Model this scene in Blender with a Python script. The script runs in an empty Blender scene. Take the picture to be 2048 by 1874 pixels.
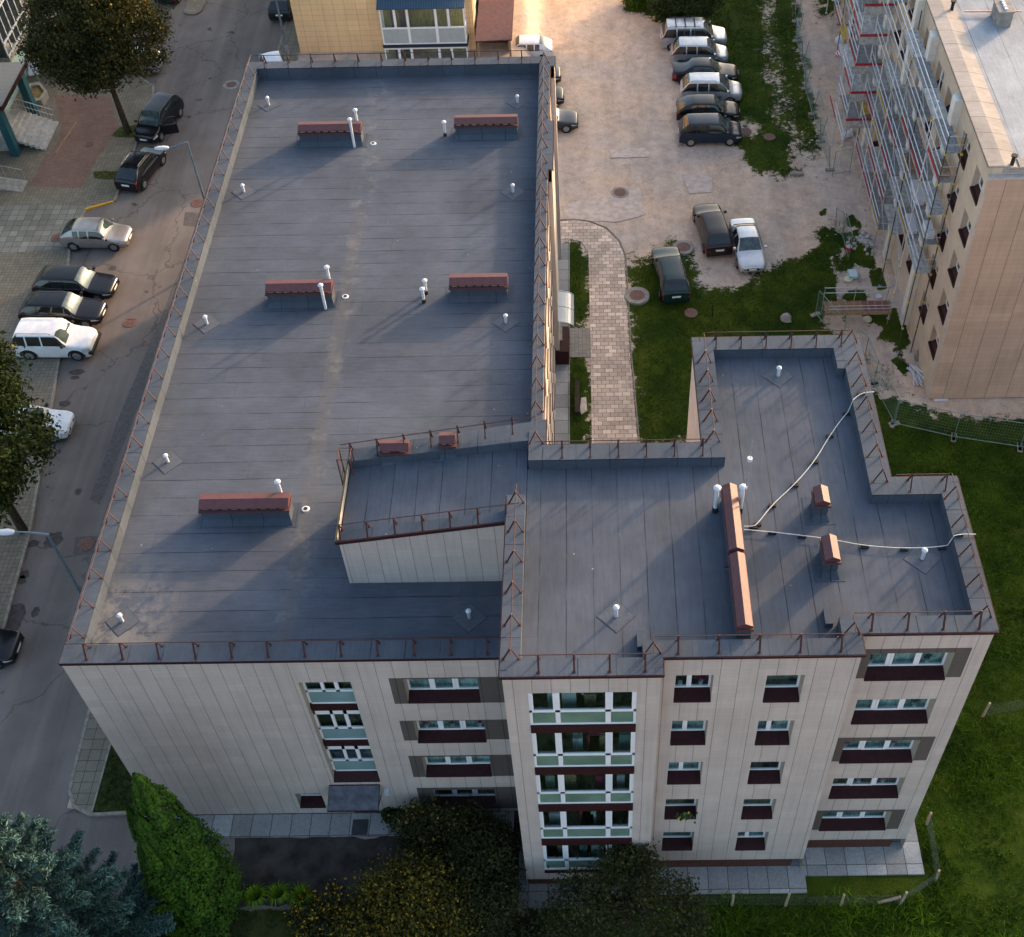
import bpy, bmesh, math, random
import numpy as np
from mathutils import Vector, Matrix
random.seed(7); rng = np.random.default_rng(7)
scene = bpy.context.scene
R = math.radians

# ---------------------------------------------------------------- camera
YAW, PITCH, ROLL, FPX = -0.016345307, -0.840483380, -0.028076462, 2481.681654
PPX, PPY = 129.1654586, -91.5073158
CAM = np.array([18.415101431, -22.456532302, 50.160620866])
_f = np.array([math.sin(YAW)*math.cos(PITCH), math.cos(YAW)*math.cos(PITCH), math.sin(PITCH)])
_r0 = np.array([math.cos(YAW), -math.sin(YAW), 0.0]); _u0 = np.cross(_r0, _f)
_r = math.cos(ROLL)*_r0 + math.sin(ROLL)*_u0
_u = -math.sin(ROLL)*_r0 + math.cos(ROLL)*_u0
cd = bpy.data.cameras.new('camera'); cam = bpy.data.objects.new('camera', cd)
scene.collection.objects.link(cam)
cam.matrix_world = Matrix(((_r[0], _u[0], -_f[0], CAM[0]), (_r[1], _u[1], -_f[1], CAM[1]),
                           (_r[2], _u[2], -_f[2], CAM[2]), (0, 0, 0, 1)))
cd.sensor_width = 36; cd.lens = FPX/2048*36
cd.shift_x = -PPX/2048; cd.shift_y = PPY/2048
cd.clip_start = 1; cd.clip_end = 2000
scene.camera = cam

# ---------------------------------------------------------------- light
SUN_EL, SUN_AZ = 13.5, 45.0            # from the back right
w = bpy.data.worlds.new('World'); scene.world = w; w.use_nodes = True
nt = w.node_tree; nt.nodes.clear()
sky = nt.nodes.new('ShaderNodeTexSky'); sky.sky_type = 'NISHITA'; sky.sun_disc = False
sky.sun_elevation = R(SUN_EL); sky.sun_rotation = R(SUN_AZ)
sky.air_density = 1.0; sky.dust_density = 5.0; sky.ozone_density = 1.0
bg = nt.nodes.new('ShaderNodeBackground'); bg.inputs[1].default_value = 0.15
ow = nt.nodes.new('ShaderNodeOutputWorld')
nt.links.new(sky.outputs[0], bg.inputs[0]); nt.links.new(bg.outputs[0], ow.inputs[0])
sl = bpy.data.lights.new('sun', 'SUN'); sl.energy = 1.7; sl.angle = R(2.0); sl.color = (1.0, 0.63, 0.39)
so = bpy.data.objects.new('sun', sl); scene.collection.objects.link(so)
sd = Vector((math.cos(R(SUN_EL))*math.sin(R(SUN_AZ)), math.cos(R(SUN_EL))*math.cos(R(SUN_AZ)), math.sin(R(SUN_EL))))
so.rotation_euler = sd.to_track_quat('Z', 'Y').to_euler()
scene.view_settings.view_transform = 'Standard'; scene.view_settings.look = 'None'
scene.view_settings.exposure = 1.88; scene.view_settings.gamma = 1.0

# ---------------------------------------------------------------- photo measurements -> metres
def ray(px, py): return _f*FPX + _r*(px-1024-PPX) - _u*(py-937-PPY)
def on(px, py, ax, v):
    d = ray(px, py); t = (v-CAM[ax])/d[ax]; return CAM + t*d
def P(px, py, z): return on(px, py, 2, z)
def PY(px, py, y): return on(px, py, 1, y)
def PX(px, py, x): return on(px, py, 0, x)
def C8(a, b, ox, oy, s): return (ox+a/s, oy+b/s)
ZL, ZR = 0.8, -0.5                       # street level left of the building, yard level right of it

# ---------------------------------------------------------------- materials
class G:
    def __init__(s, name):
        s.m = bpy.data.materials.new(name); s.m.use_nodes = True; s.t = s.m.node_tree
        s.b = s.t.nodes['Principled BSDF']; s.L = s.t.links
        s.geo = None
    def n(s, kind, **kw):
        nd = s.t.nodes.new(kind)
        for k, v in kw.items(): setattr(nd, k, v)
        return nd
    def put(s, sock, v):
        if hasattr(v, 'is_output') or isinstance(v, bpy.types.NodeSocket): s.L.new(v, sock)
        elif v is not None:
            if isinstance(v, (tuple, list)) and len(v) == 3 and sock.type == 'RGBA': v = (*v, 1)
            sock.default_value = v
    def pos(s):
        if not s.geo: s.geo = s.n('ShaderNodeNewGeometry')
        return s.geo.outputs['Position']
    def obj(s): return s.n('ShaderNodeTexCoord').outputs['Object']
    def xyz(s, v=None):
        x = s.n('ShaderNodeSeparateXYZ'); s.L.new(v or s.pos(), x.inputs[0]); return x.outputs
    def comb(s, x, y, z):
        c = s.n('ShaderNodeCombineXYZ')
        for i, q in enumerate((x, y, z)): s.put(c.inputs[i], q)
        return c.outputs[0]
    def math(s, op, a, b=None, c=None, clamp=False):
        m = s.n('ShaderNodeMath', operation=op, use_clamp=clamp)
        s.put(m.inputs[0], a)
        if b is not None: s.put(m.inputs[1], b)
        if c is not None: s.put(m.inputs[2], c)
        return m.outputs[0]
    def noise(s, scale, detail=3, rough=.6, vec=None, dist=0):
        q = s.n('ShaderNodeTexNoise'); s.L.new(vec or s.pos(), q.inputs['Vector'])
        q.inputs['Scale'].default_value = scale; q.inputs['Detail'].default_value = detail
        q.inputs['Roughness'].default_value = rough; q.inputs['Distortion'].default_value = dist
        return q.outputs['Fac']
    def white(s, vec):
        q = s.n('ShaderNodeTexWhiteNoise'); s.L.new(vec, q.inputs['Vector']); return q.outputs['Value']
    def voro(s, scale, feature='F1', vec=None):
        q = s.n('ShaderNodeTexVoronoi', feature=feature); s.L.new(vec or s.pos(), q.inputs['Vector'])
        q.inputs['Scale'].default_value = scale; return q.outputs['Distance']
    def step(s, v, a, b, lo=0.0, hi=1.0):
        m = s.n('ShaderNodeMapRange'); m.interpolation_type = 'SMOOTHSTEP'
        s.put(m.inputs[0], v); m.inputs[1].default_value = a; m.inputs[2].default_value = b
        m.inputs[3].default_value = lo; m.inputs[4].default_value = hi
        return m.outputs[0]
    def mix(s, f, a, b, mode='MIX'):
        m = s.n('ShaderNodeMix', data_type='RGBA', blend_type=mode)
        s.put(m.inputs[0], f); s.put(m.inputs[6], a); s.put(m.inputs[7], b); return m.outputs[2]
    def gain(s, col, f):                     # colour times a grey factor
        m = s.n('ShaderNodeMix', data_type='RGBA', blend_type='MULTIPLY'); m.inputs[0].default_value = 1
        s.put(m.inputs[6], col); s.L.new(s.comb(f, f, f), m.inputs[7]); return m.outputs[2]
    def attr(s, name): return s.n('ShaderNodeAttribute', attribute_name=name).outputs['Fac']
    def line(s, v, period, width, off=0.0):  # 1 on a thin line every `period`
        f = s.math('FRACT', s.math('DIVIDE', s.math('ADD', v, off+1000*period), period))
        d = s.math('MULTIPLY', s.math('ABSOLUTE', s.math('SUBTRACT', f, .5)), period)
        return s.step(d, period/2-width, period/2-width*.4)
    def cell(s, v, period, off=0.0):
        return s.math('FLOOR', s.math('DIVIDE', s.math('ADD', v, off+1000*period), period))
    def bump(s, h, strength=.3, dist=.02):
        b = s.n('ShaderNodeBump'); b.inputs['Strength'].default_value = strength; b.inputs['Distance'].default_value = dist
        s.put(b.inputs['Height'], h); s.L.new(b.outputs[0], s.b.inputs['Normal'])
    def out(s, col, rough=.8, spec=.3, metal=0.0, coat=0.0):
        s.put(s.b.inputs['Base Color'], col); s.put(s.b.inputs['Roughness'], rough)
        s.b.inputs['Specular IOR Level'].default_value = spec; s.b.inputs['Metallic'].default_value = metal
        s.b.inputs['Coat Weight'].default_value = coat; s.b.inputs['Coat Roughness'].default_value = .05
        return s.m
def simple(name, col, rough=.7, spec=.3, metal=0.0, var=.15, scale=3.0, coat=0.0):
    g = G(name); v = g.step(g.noise(scale, 4), .25, .75, 1-var, 1+var)
    return g.out(g.gain((*col, 1), v), rough, spec, metal, coat)
M = {}
def felt(name, axis, base, sheet=1.0, off=0.0, strip=None, brk=7.4):
    g = G(name); x, y, z = g.xyz(); u, v = (x, y) if axis == 'x' else (y, x)
    wob = g.math('MULTIPLY', g.math('SUBTRACT', g.noise(.35, 2), .5), .09)
    uu = g.math('ADD', u, wob)
    if strip:                                # the two halves of the sheets do not meet
        uu = g.math('ADD', uu, g.math('MULTIPLY', g.math('GREATER_THAN', v, brk), .37))
    seam = g.line(uu, sheet, .026, off)
    tone = g.math('MULTIPLY', g.white(g.comb(g.cell(uu, sheet, off), 1, 2)), .10)
    ends = g.line(g.math('ADD', v, g.math('MULTIPLY', g.white(g.comb(g.cell(uu, sheet, off), 5, 7)), 13.0)), 13.0, .02)
    seam = g.math('MAXIMUM', seam, g.math('MULTIPLY', ends, .4))
    sx = g.comb(g.math('MULTIPLY', x, 1.0 if axis == 'x' else .12), g.math('MULTIPLY', y, .12 if axis == 'x' else 1.0), z)
    streak = g.noise(9, 3, .6, sx)
    grain = g.noise(55, 2, .8); blot = g.noise(.3, 4, .6); blot2 = g.noise(1.3, 5, .65)
    f = g.math('ADD', g.step(blot, .3, .7, .80, 1.10), tone)
    f = g.math('MULTIPLY', f, g.step(grain, .3, .7, .78, 1.22))
    f = g.math('MULTIPLY', f, g.step(streak, .3, .7, .93, 1.07))
    f = g.math('MULTIPLY', f, g.step(blot2, .3, .72, .95, 1.06))
    seamf = g.math('MULTIPLY', seam, g.step(g.noise(.5, 3), .36, .62, .12, .62))
    f = g.math('MULTIPLY', f, g.math('SUBTRACT', 1.0, seamf))
    col = g.gain((*base, 1), f)
    col = g.mix(g.step(g.noise(.55, 5, .7), .56, .74, 0, .28), col, (.115, .108, .10, 1))
    col = g.mix(g.step(g.noise(1.7, 6, .75, None, .6), .66, .74, 0, .55), col, (.045, .05, .06, 1))   # tar smears
    col = g.mix(g.step(g.voro(.9), .035, .02, 0, .7), col, (.30, .30, .30, 1))                       # specks of debris   # dry dust
    if strip:
        # pale dried puddles by the eaves and along the drainage channel
        d1 = g.math('SUBTRACT', 1.0, g.step(g.math('ABSOLUTE', g.math('SUBTRACT', x, strip)), .1, .9))
        p = g.math('MULTIPLY', d1, g.step(g.noise(.9, 5, .7), .5, .68, 0, .5))
        d2 = g.math('MULTIPLY', g.step(x, 1.2, 4.2, 1, 0), g.step(y, 1.5, 6.0, 1, 0))
        p = g.math('ADD', p, g.math('MULTIPLY', d2, g.step(g.noise(1.1, 5, .7), .42, .58, 0, .9)), clamp=True)
        col = g.mix(p, col, (.19, .185, .18, 1))
        ch = g.math('MULTIPLY', g.math('LESS_THAN', g.math('ABSOLUTE', g.math('SUBTRACT', x, strip)), .3), g.math('LESS_THAN', y, 25.5))
        col = g.mix(g.math('MULTIPLY', ch, .32), col, (.105, .10, .093, 1))
    g.bump(grain, .25, .01)
    return g.out(col, .95, .15)
M['felt_main'] = felt('roofing felt, sheets across', 'y', (.074, .086, .109), .88, .2, strip=7.45)
M['felt_wing'] = felt('roofing felt, sheets lengthwise', 'x', (.074, .086, .109), .9, .46)
M['felt_edge'] = felt('roofing felt on parapets', 'x', (.062, .077, .100), 1.2, .1)
M['felt_edge_y'] = felt('roofing felt on side parapets', 'y', (.062, .077, .100), 1.2, .1)
def cladding(name, base, pw=.6, ph=.25, dark=.35, axis='x', lift=.07, hl=.12, lw=.022):
    g = G(name); x, y, z = g.xyz()
    u = g.math('ADD', x, y)
    vl = g.line(u, pw, lw); hz = g.line(z, ph, .018)
    pan = g.white(g.comb(g.cell(u, pw), g.cell(z, ph*2), 3))
    row = g.white(g.comb(g.cell(u, pw*2), g.cell(z, ph), 9))
    f = g.math('ADD', 1-lift, g.math('MULTIPLY', g.math('GREATER_THAN', pan, .86), lift*1.2))
    f = g.math('ADD', f, g.math('MULTIPLY', row, lift*.8))
    f = g.math('MULTIPLY', f, g.step(g.noise(40, 2, .7), .3, .7, .94, 1.06))
    f = g.math('MULTIPLY', f, g.step(g.noise(.5, 3), .3, .7, .93, 1.04))
    f = g.math('MULTIPLY', f, g.step(g.noise(1.0, 4, .7, g.comb(g.math('MULTIPLY', u, 5.0), 0.0, g.math('MULTIPLY', z, .22))), .25, .6, .90, 1.03))
    f = g.math('MULTIPLY', f, g.math('SUBTRACT', 1.0, g.math('MULTIPLY', hz, hl)))
    f = g.math('MULTIPLY', f, g.math('SUBTRACT', 1.0, g.math('MULTIPLY', vl, dark*1.5)))
    g.bump(g.math('SUBTRACT', 1.0, g.math('MAXIMUM', vl, g.math('MULTIPLY', hz, .5))), .3, .01)
    return g.out(g.gain((*base, 1), f), .75, .25)
M['clad'] = cladding('beige facade panels', (.51, .44, .392), .6, dark=.3, lw=.019, lift=.05, hl=.06)
M['clad_dark'] = cladding('dark brown grey facade panels', (.105, .088, .078), lift=.05)
M['clad_gable'] = cladding('brown gable panels', (.51, .35, .255), 1.15, .3, .4)
M['clad_yellow'] = cladding('ochre facade tiles', (.82, .57, .31), .8, .42, .22, lift=.05, hl=.28)
M['render_beige'] = simple('beige render', (.46, .40, .32), .9, .2, var=.06)
M['maroon'] = simple('dark maroon sheet metal', (.034, .010, .011), .6, .2, var=.25, scale=6)
M['red_metal'] = simple('brick red painted sheet metal', (.092, .037, .040), .55, .35, var=.12, scale=5)
M['rail_red'] = simple('rust red railing paint', (.048, .017, .017), .6, .4, var=.3, scale=9)
M['pvc'] = simple('white plastic window frame', (.80, .81, .83), .4, .4, var=.03)
M['white'] = simple('white plastic', (.56, .58, .61), .45, .4, var=.06)
M['zinc'] = simple('galvanised steel', (.42, .45, .47), .45, .5, .6, var=.2, scale=12)
M['pipe_cap'] = simple('pale grey vent cowl', (.60, .63, .67), .45, .4, var=.08)
M['black'] = simple('black rubber', (.018, .018, .02), .8, .3, var=.2)
M['dark_iron'] = simple('dark iron', (.05, .05, .055), .6, .4, var=.2)
M['teal_panel'] = simple('teal backed glass panel', (.20, .315, .32), .08, .5, var=.08, scale=1.5)
M['green_panel'] = simple('frosted green glass panel', (.15, .235, .175), .1, .5, var=.22, scale=.9)
M['grey_panel'] = simple('grey frosted glass panel', (.36, .42, .42), .12, .5, var=.08, scale=2)
M['plinth'] = cladding('brown plinth tiles', (.088, .036, .026), .9, .4, .3)
def glass(name, tint, mixf=.32):
    g = G(name); t = g.n('ShaderNodeBsdfTransparent'); t.inputs[0].default_value = (*tint, 1)
    gl = g.n('ShaderNodeBsdfGlossy'); gl.inputs[1].default_value = .03; gl.inputs[0].default_value = (.9, .95, 1, 1)
    fr = g.n('ShaderNodeLayerWeight'); fr.inputs[0].default_value = .5
    f = g.math('ADD', g.math('MULTIPLY', g.math('POWER', fr.outputs['Facing'], 4.0), .7), mixf*.16, clamp=True)
    mx = g.n('ShaderNodeMixShader'); g.L.new(f, mx.inputs[0]); g.L.new(t.outputs[0], mx.inputs[1]); g.L.new(gl.outputs[0], mx.inputs[2])
    o = g.t.nodes['Material Output']; g.L.new(mx.outputs[0], o.inputs[0]); return g.m
M['glass'] = glass('window glass', (.84, .92, .90))
def curtain(name, a, b, sc=1.6):
    g = G(name); x, y, z = g.xyz()
    fold_shade = g.noise(5, 2, .5, g.comb(g.math('MULTIPLY', x, 3), y, g.math('MULTIPLY', z, .3)))  # light and dark of folds, put into the colour of a flat sheet
    f = g.step(fold_shade, .3, .7, .75, 1.2)
    c = g.mix(g.step(g.noise(sc, 3), .42, .58), (*a, 1), (*b, 1)); return g.out(g.gain(c, f), .9, .1)
M['curtain'] = curtain('curtains, pale teal and grey', (.50, .60, .60), (.30, .36, .36))
M['room'] = curtain('dim rooms with pale things', (.11, .10, .075), (.40, .34, .26), 1.1)
M['room_dark'] = curtain('dark rooms', (.05, .052, .052), (.24, .23, .20), 1.0)
M['room_yellow'] = curtain('yellow room', (.40, .34, .14), (.30, .25, .11), .8)
def slabs(name, base, su, sv, gap=.02, moss=.0, var=.22, brick=False, gapc=(.03, .03, .02)):
    g = G(name); x, y, z = g.xyz(); jx = g.math('MULTIPLY', g.math('SUBTRACT', g.noise(2.5, 2), .5), .05)
    u, v = g.math('ADD', x, jx), g.math('ADD', y, jx)
    if brick: u = g.math('ADD', u, g.math('MULTIPLY', g.math('FLOORED_MODULO', g.cell(v, sv), 2.0), su*.5))
    ln = g.math('MAXIMUM', g.line(u, su, gap), g.line(v, sv, gap))
    wn = g.white(g.comb(g.cell(u, su), g.cell(v, sv), 4))
    f = g.math('ADD', 1-var*.6, g.math('MULTIPLY', g.math('POWER', wn, 2.0), var*1.6))
    f = g.math('MULTIPLY', f, g.step(g.noise(14, 4), .3, .7, .85, 1.12))
    f = g.math('MULTIPLY', f, g.step(g.noise(.5, 4), .3, .7, .85, 1.1))
    col = g.gain((*base, 1), f)
    col = g.mix(g.math('MULTIPLY', ln, .8), col, (*gapc, 1))
    if moss: col = g.mix(g.math('MULTIPLY', ln, g.step(g.noise(1.1, 3), .45, .65, 0, moss)), col, (.06, .075, .018, 1))
    g.bump(g.math('SUBTRACT', 1.0, ln), .3, .015)
    return g.out(col, .9, .2)
M['slab_grey'] = slabs('grey concrete slabs', (.285, .285, .28), .82, .96, .022, var=.3)
M['paver_street'] = slabs('grey street pavers', (.21, .195, .165), .52, .52, .02, .3, var=.25)
M['paver_walk'] = slabs('worn sidewalk slabs', (.20, .175, .135), .5, .5, .018, .3, var=.12)
M['paver_fine'] = slabs('small worn pavers', (.195, .165, .125), .24, .24, .012, .2, var=.14)
M['paver_small'] = slabs('small grey pavers', (.20, .175, .14), .34, .26, .014, .2, var=.15, brick=True)
M['paver_red'] = slabs('faded red pavers', (.21, .125, .10), .2, .1, .008, .1, var=.12, brick=True)
M['paver_path'] = slabs('courtyard path pavers', (.60, .47, .38), .46, .31, .018, .6, var=.34, brick=True, gapc=(.07, .06, .04))
M['paver_entry'] = slabs('entrance pavers', (.30, .265, .225), .22, .12, .008, .1, var=.12)
M['concrete'] = simple('weathered concrete', (.27, .25, .22), .9, .2, var=.25, scale=3)
M['kerb'] = simple('concrete kerb', (.24, .215, .175), .9, .2, var=.3, scale=4)
M['yellow_paint'] = simple('yellow kerb paint', (.62, .33, .03), .7, .3, var=.2, scale=5)
g = G('asphalt'); x, y, z = g.xyz()
f = g.step(g.noise(.25, 4), .3, .7, .85, 1.15); f = g.math('MULTIPLY', f, g.step(g.noise(30, 2, .8), .3, .7, .8, 1.2))
tr = g.noise(.9, 3, .6, g.comb(x, g.math('MULTIPLY', y, .06), z)); f = g.math('MULTIPLY', f, g.step(tr, .35, .65, .88, 1.12))
cr = g.voro(.16, 'DISTANCE_TO_EDGE', g.comb(g.math('ADD', x, g.math('MULTIPLY', g.noise(.7, 4), 2.5)), g.math('ADD', y, g.math('MULTIPLY', g.noise(.6, 4), 2.5)), z))
f = g.math('MULTIPLY', f, g.step(cr, .0, .012, .62, 1.0))
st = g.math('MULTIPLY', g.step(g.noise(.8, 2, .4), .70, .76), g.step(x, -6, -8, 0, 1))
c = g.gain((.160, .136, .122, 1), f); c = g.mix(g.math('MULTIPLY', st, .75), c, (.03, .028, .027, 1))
c = g.mix(g.step(g.noise(.35, 5, .7), .60, .75, 0, .35), c, (.21, .17, .135, 1))
M['asphalt'] = g.out(c, .92, .2)
M['asphalt_patch'] = simple('asphalt repair', (.105, .093, .088), .9, .2, var=.2, scale=5)
M['yard_patch'] = simple('grey asphalt repair', (.52, .42, .355), .9, .2, var=.2, scale=3)
M['iron_cover'] = simple('rusty cast iron cover', (.16, .085, .065), .7, .35, var=.35, scale=9)
M['bark'] = simple('bark', (.045, .034, .024), .95, .1, var=.5, scale=7)
M['wood'] = simple('weathered wood', (.27, .19, .12), .85, .2, var=.35, scale=6)
M['wood_brown'] = simple('brown plywood boards', (.25, .13, .065), .7, .3, var=.3, scale=3)

# ---------------------------------------------------------------- mesh helpers
class MB:
    def __init__(s): s.v = []; s.f = []; s.mi = []
    def quad(s, *p, m=0):
        i = len(s.v); s.v += [tuple(q) for q in p]; s.f.append(tuple(range(i, i+len(p)))); s.mi.append(m); return s
    def box(s, x0, y0, z0, x1, y1, z1, m=0, skip=''):
        c = [(x0, y0, z0), (x1, y0, z0), (x1, y1, z0), (x0, y1, z0), (x0, y0, z1), (x1, y0, z1), (x1, y1, z1), (x0, y1, z1)]
        i = len(s.v); s.v += c
        for k, q in (('b', (0, 3, 2, 1)), ('t', (4, 5, 6, 7)), ('s', (0, 1, 5, 4)), ('e', (1, 2, 6, 5)), ('n', (2, 3, 7, 6)), ('w', (3, 0, 4, 7))):
            if k not in skip: s.f.append(tuple(i+j for j in q)); s.mi.append(m)
        return s
    def prism(s, poly, z0, z1, m=0, mt=None, top=True, bottom=True, sides=True):
        n = len(poly); i = len(s.v)
        zz0 = z0 if callable(z0) else (lambda x, y: z0); zz1 = z1 if callable(z1) else (lambda x, y: z1)
        s.v += [(p[0], p[1], zz0(p[0], p[1])) for p in poly] + [(p[0], p[1], zz1(p[0], p[1])) for p in poly]
        if sides:
            for k in range(n): s.f.append((i+k, i+(k+1) % n, i+n+(k+1) % n, i+n+k)); s.mi.append(m)
        if top: s.f.append(tuple(i+n+k for k in range(n))); s.mi.append(m if mt is None else mt)
        if bottom: s.f.append(tuple(i+n-1-k for k in range(n))); s.mi.append(m)
        return s
    def tube(s, pts, r, n=6, m=0, cap=True):
        pts = [Vector(p) for p in pts]; rr = r if isinstance(r, (list, tuple)) else [r]*len(pts); rings = []
        for k, p in enumerate(pts):
            d = (pts[min(k+1, len(pts)-1)] - pts[max(k-1, 0)]).normalized()
            a = d.cross(Vector((0, 0, 1))) if abs(d.z) < .95 else d.cross(Vector((1, 0, 0)))
            a.normalize(); b = d.cross(a); i = len(s.v)
            s.v += [tuple(p + a*math.cos(t)*rr[k] + b*math.sin(t)*rr[k]) for t in (2*math.pi*q/n for q in range(n))]
            rings.append(i)
        for k in range(len(rings)-1):
            for q in range(n):
                s.f.append((rings[k]+q, rings[k]+(q+1) % n, rings[k+1]+(q+1) % n, rings[k+1]+q)); s.mi.append(m)
        if cap:
            s.f.append(tuple(rings[0]+n-1-q for q in range(n))); s.mi.append(m)
            s.f.append(tuple(rings[-1]+q for q in range(n))); s.mi.append(m)
        return s
    def bar(s, a, b, wd, ht=None, m=0): # square section bar
        a, b = Vector(a), Vector(b); d = (b-a).normalized(); ht = ht or wd
        u = d.cross(Vector((0, 0, 1))) if abs(d.z) < .95 else Vector((1, 0, 0))
        u.normalize(); v = d.cross(u).normalized(); i = len(s.v)
        for p in (a, b):
            s.v += [tuple(p+u*(su*wd/2)+v*(sv*ht/2)) for su, sv in ((-1, -1), (1, -1), (1, 1), (-1, 1))]
        for q in ((0, 1, 2, 3), (7, 6, 5, 4), (0, 4, 5, 1), (1, 5, 6, 2), (2, 6, 7, 3), (3, 7, 4, 0)):
            s.f.append(tuple(i+j for j in q)); s.mi.append(m)
        return s
    def disc(s, c, r, z0, z1, n=20, m=0, r2=None, sq=1.0):
        r2 = r if r2 is None else r2; i = len(s.v)
        for rad, zz in ((r, z0), (r2, z1)):
            s.v += [(c[0]+rad*math.cos(2*math.pi*k/n), c[1]+rad*sq*math.sin(2*math.pi*k/n), zz) for k in range(n)]
        for k in range(n): s.f.append((i+k, i+(k+1) % n, i+n+(k+1) % n, i+n+k)); s.mi.append(m)
        s.f.append(tuple(i+n+k for k in range(n))); s.mi.append(m); s.f.append(tuple(i+n-1-k for k in range(n))); s.mi.append(m)
        return s
    def build(s, name, mats, parent=None, smooth=False, bevel=0, loc=None, fix=True):
        me = bpy.data.meshes.new(name); me.from_pydata(s.v, [], s.f)
        for m in (mats if isinstance(mats, (list, tuple)) else [mats]): me.materials.append(M[m] if isinstance(m, str) else m)
        if any(s.mi): me.polygons.foreach_set('material_index', s.mi)
        if fix or bevel or smooth:
            bm = bmesh.new(); bm.from_mesh(me)
            if smooth or bevel: bmesh.ops.remove_doubles(bm, verts=bm.verts, dist=1e-4)
            if fix: bmesh.ops.recalc_face_normals(bm, faces=bm.faces)
            bm.to_mesh(me); bm.free()
        if smooth:
            me.polygons.foreach_set('use_smooth', [True]*len(me.polygons)); me.set_sharp_from_angle(angle=R(38))
        me.update()
        o = bpy.data.objects.new(name, me); scene.collection.objects.link(o)
        if parent: o.parent = parent
        if loc is not None: o.location = loc
        if bevel:
            b = o.modifiers.new('bevel', 'BEVEL'); b.width = bevel; b.segments = 2; b.limit_method = 'ANGLE'
        return o
def tag(o, label=None, cat=None, group=None, kind=None):
    if label: o['label'] = label
    if cat: o['category'] = cat
    if group: o['group'] = group
    if kind: o['kind'] = kind
    return o
def thing(name, label, cat, loc=(0, 0, 0), rz=0, group=None):
    o = bpy.data.objects.new(name, None); scene.collection.objects.link(o)
    o.location = loc; o.rotation_euler = (0, 0, rz); o.empty_display_size = .3
    return tag(o, label, cat, group)
def dup(root, loc, rz=0, label=None):
    def cp(o, par):
        c = o.copy(); scene.collection.objects.link(c)
        if par: c.parent = par
        for ch in o.children: cp(ch, c)
        return c
    r = cp(root, None); r.location = loc; r.rotation_euler = (0, 0, rz)
    if label: r['label'] = label
    return r
def copy_part(o, parent, loc):
    c = o.copy(); scene.collection.objects.link(c); c.parent = parent; c.location = loc
    for ch in o.children: copy_part(ch, c, ch.location)
    return c

# numpy fractal value noise, used for masks and for scattering
_perm = rng.random((256, 256))
def vnoise(x, y):
    xi = np.floor(x).astype(int); yi = np.floor(y).astype(int); fx = x-xi; fy = y-yi
    fx = fx*fx*(3-2*fx); fy = fy*fy*(3-2*fy); g = lambda a, b: _perm[a & 255, b & 255]
    return (g(xi, yi)*(1-fx)+g(xi+1, yi)*fx)*(1-fy)+(g(xi, yi+1)*(1-fx)+g(xi+1, yi+1)*fx)*fy
def fbm(x, y, o=4):
    s = 0; a = .5; t = 0
    for k in range(o): s = s+a*vnoise(x*2**k+17.3*k, y*2**k+5.1*k); t += a; a *= .55
    return s/t
def inside(poly, x, y):
    r = np.zeros(x.shape, bool); n = len(poly)
    for i in range(n):
        (x0, y0), (x1, y1) = poly[i][:2], poly[(i+1) % n][:2]
        if y0 == y1: continue
        r ^= ((y0 > y) != (y1 > y)) & (x < (x1-x0)*(y-y0)/(y1-y0)+x0)
    return r
def np_mesh(name, V, F, mats, parent=None, attrs=None, smooth=False, loc=None):
    k = F.shape[1]; me = bpy.data.meshes.new(name)
    me.vertices.add(len(V)); me.vertices.foreach_set('co', V.astype(np.float32).ravel())
    me.loops.add(F.size); me.loops.foreach_set('vertex_index', F.astype(np.int32).ravel())
    me.polygons.add(len(F)); me.polygons.foreach_set('loop_start', np.arange(0, F.size, k, dtype=np.int32))
    me.polygons.foreach_set('loop_total', np.full(len(F), k, np.int32))
    if smooth: me.polygons.foreach_set('use_smooth', np.ones(len(F), bool))
    me.update(calc_edges=True)
    for m in (mats if isinstance(mats, (list, tuple)) else [mats]): me.materials.append(M[m] if isinstance(m, str) else m)
    for an, (dom, val) in (attrs or {}).items():
        a = me.attributes.new(an, 'FLOAT', dom); a.data.foreach_set('value', val.astype(np.float32))
    o = bpy.data.objects.new(name, me); scene.collection.objects.link(o)
    if parent: o.parent = parent
    if loc is not None: o.location = loc
    return o
def terrain(x): # the street side stands higher than the yard side
    t = np.clip((np.asarray(x, float)-13.9)/1.5, 0, 1); return ZL+(ZR-ZL)*t*t*(3-2*t)
# ================================================================ THE SETTING: ground, street, yard
def wpoly(px, z): return [tuple(P(a, b, z)[:2]) for a, b in px]
GRASS = [wpoly(q, ZR) for q in (
    [(1246, -40), (1585, -40), (1600, 60), (1612, 150), (1622, 200), (1641, 290), (1643, 325), (1622, 347), (1590, 352), (1520, 354), (1502, 338), (1478, 292), (1465, 262), (1448, 205), (1440, 150), (1420, 100), (1392, 62), (1330, 47), (1312, 50), (1268, 42), (1250, 25)],
    [(1112, 478), (1160, 480), (1180, 500), (1181, 655), (1112, 655)], [(1112, 716), (1183, 716), (1186, 900), (1112, 900)],
    [(1252, 478), (1272, 505), (1296, 552), (1310, 512), (1340, 478), (1350, 474), (1388, 505), (1392, 560), (1415, 590), (1450, 575), (1490, 560), (1540, 550), (1547, 520), (1575, 512), (1622, 518), (1632, 470), (1655, 432), (1692, 440), (1698, 540), (1690, 600), (1640, 640), (1700, 690), (1745, 715), (1790, 735), (1815, 790), (1850, 812), (2048, 835), (2300, 880), (2700, 1500), (2700, 2300), (1000, 2300), (1040, 1800), (1045, 1760), (1500, 1500), (1400, 900), (1262, 890), (1255, 640)],
    [(1700, -40), (1660, 45), (1640, 40), (1640, -40)])]
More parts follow.
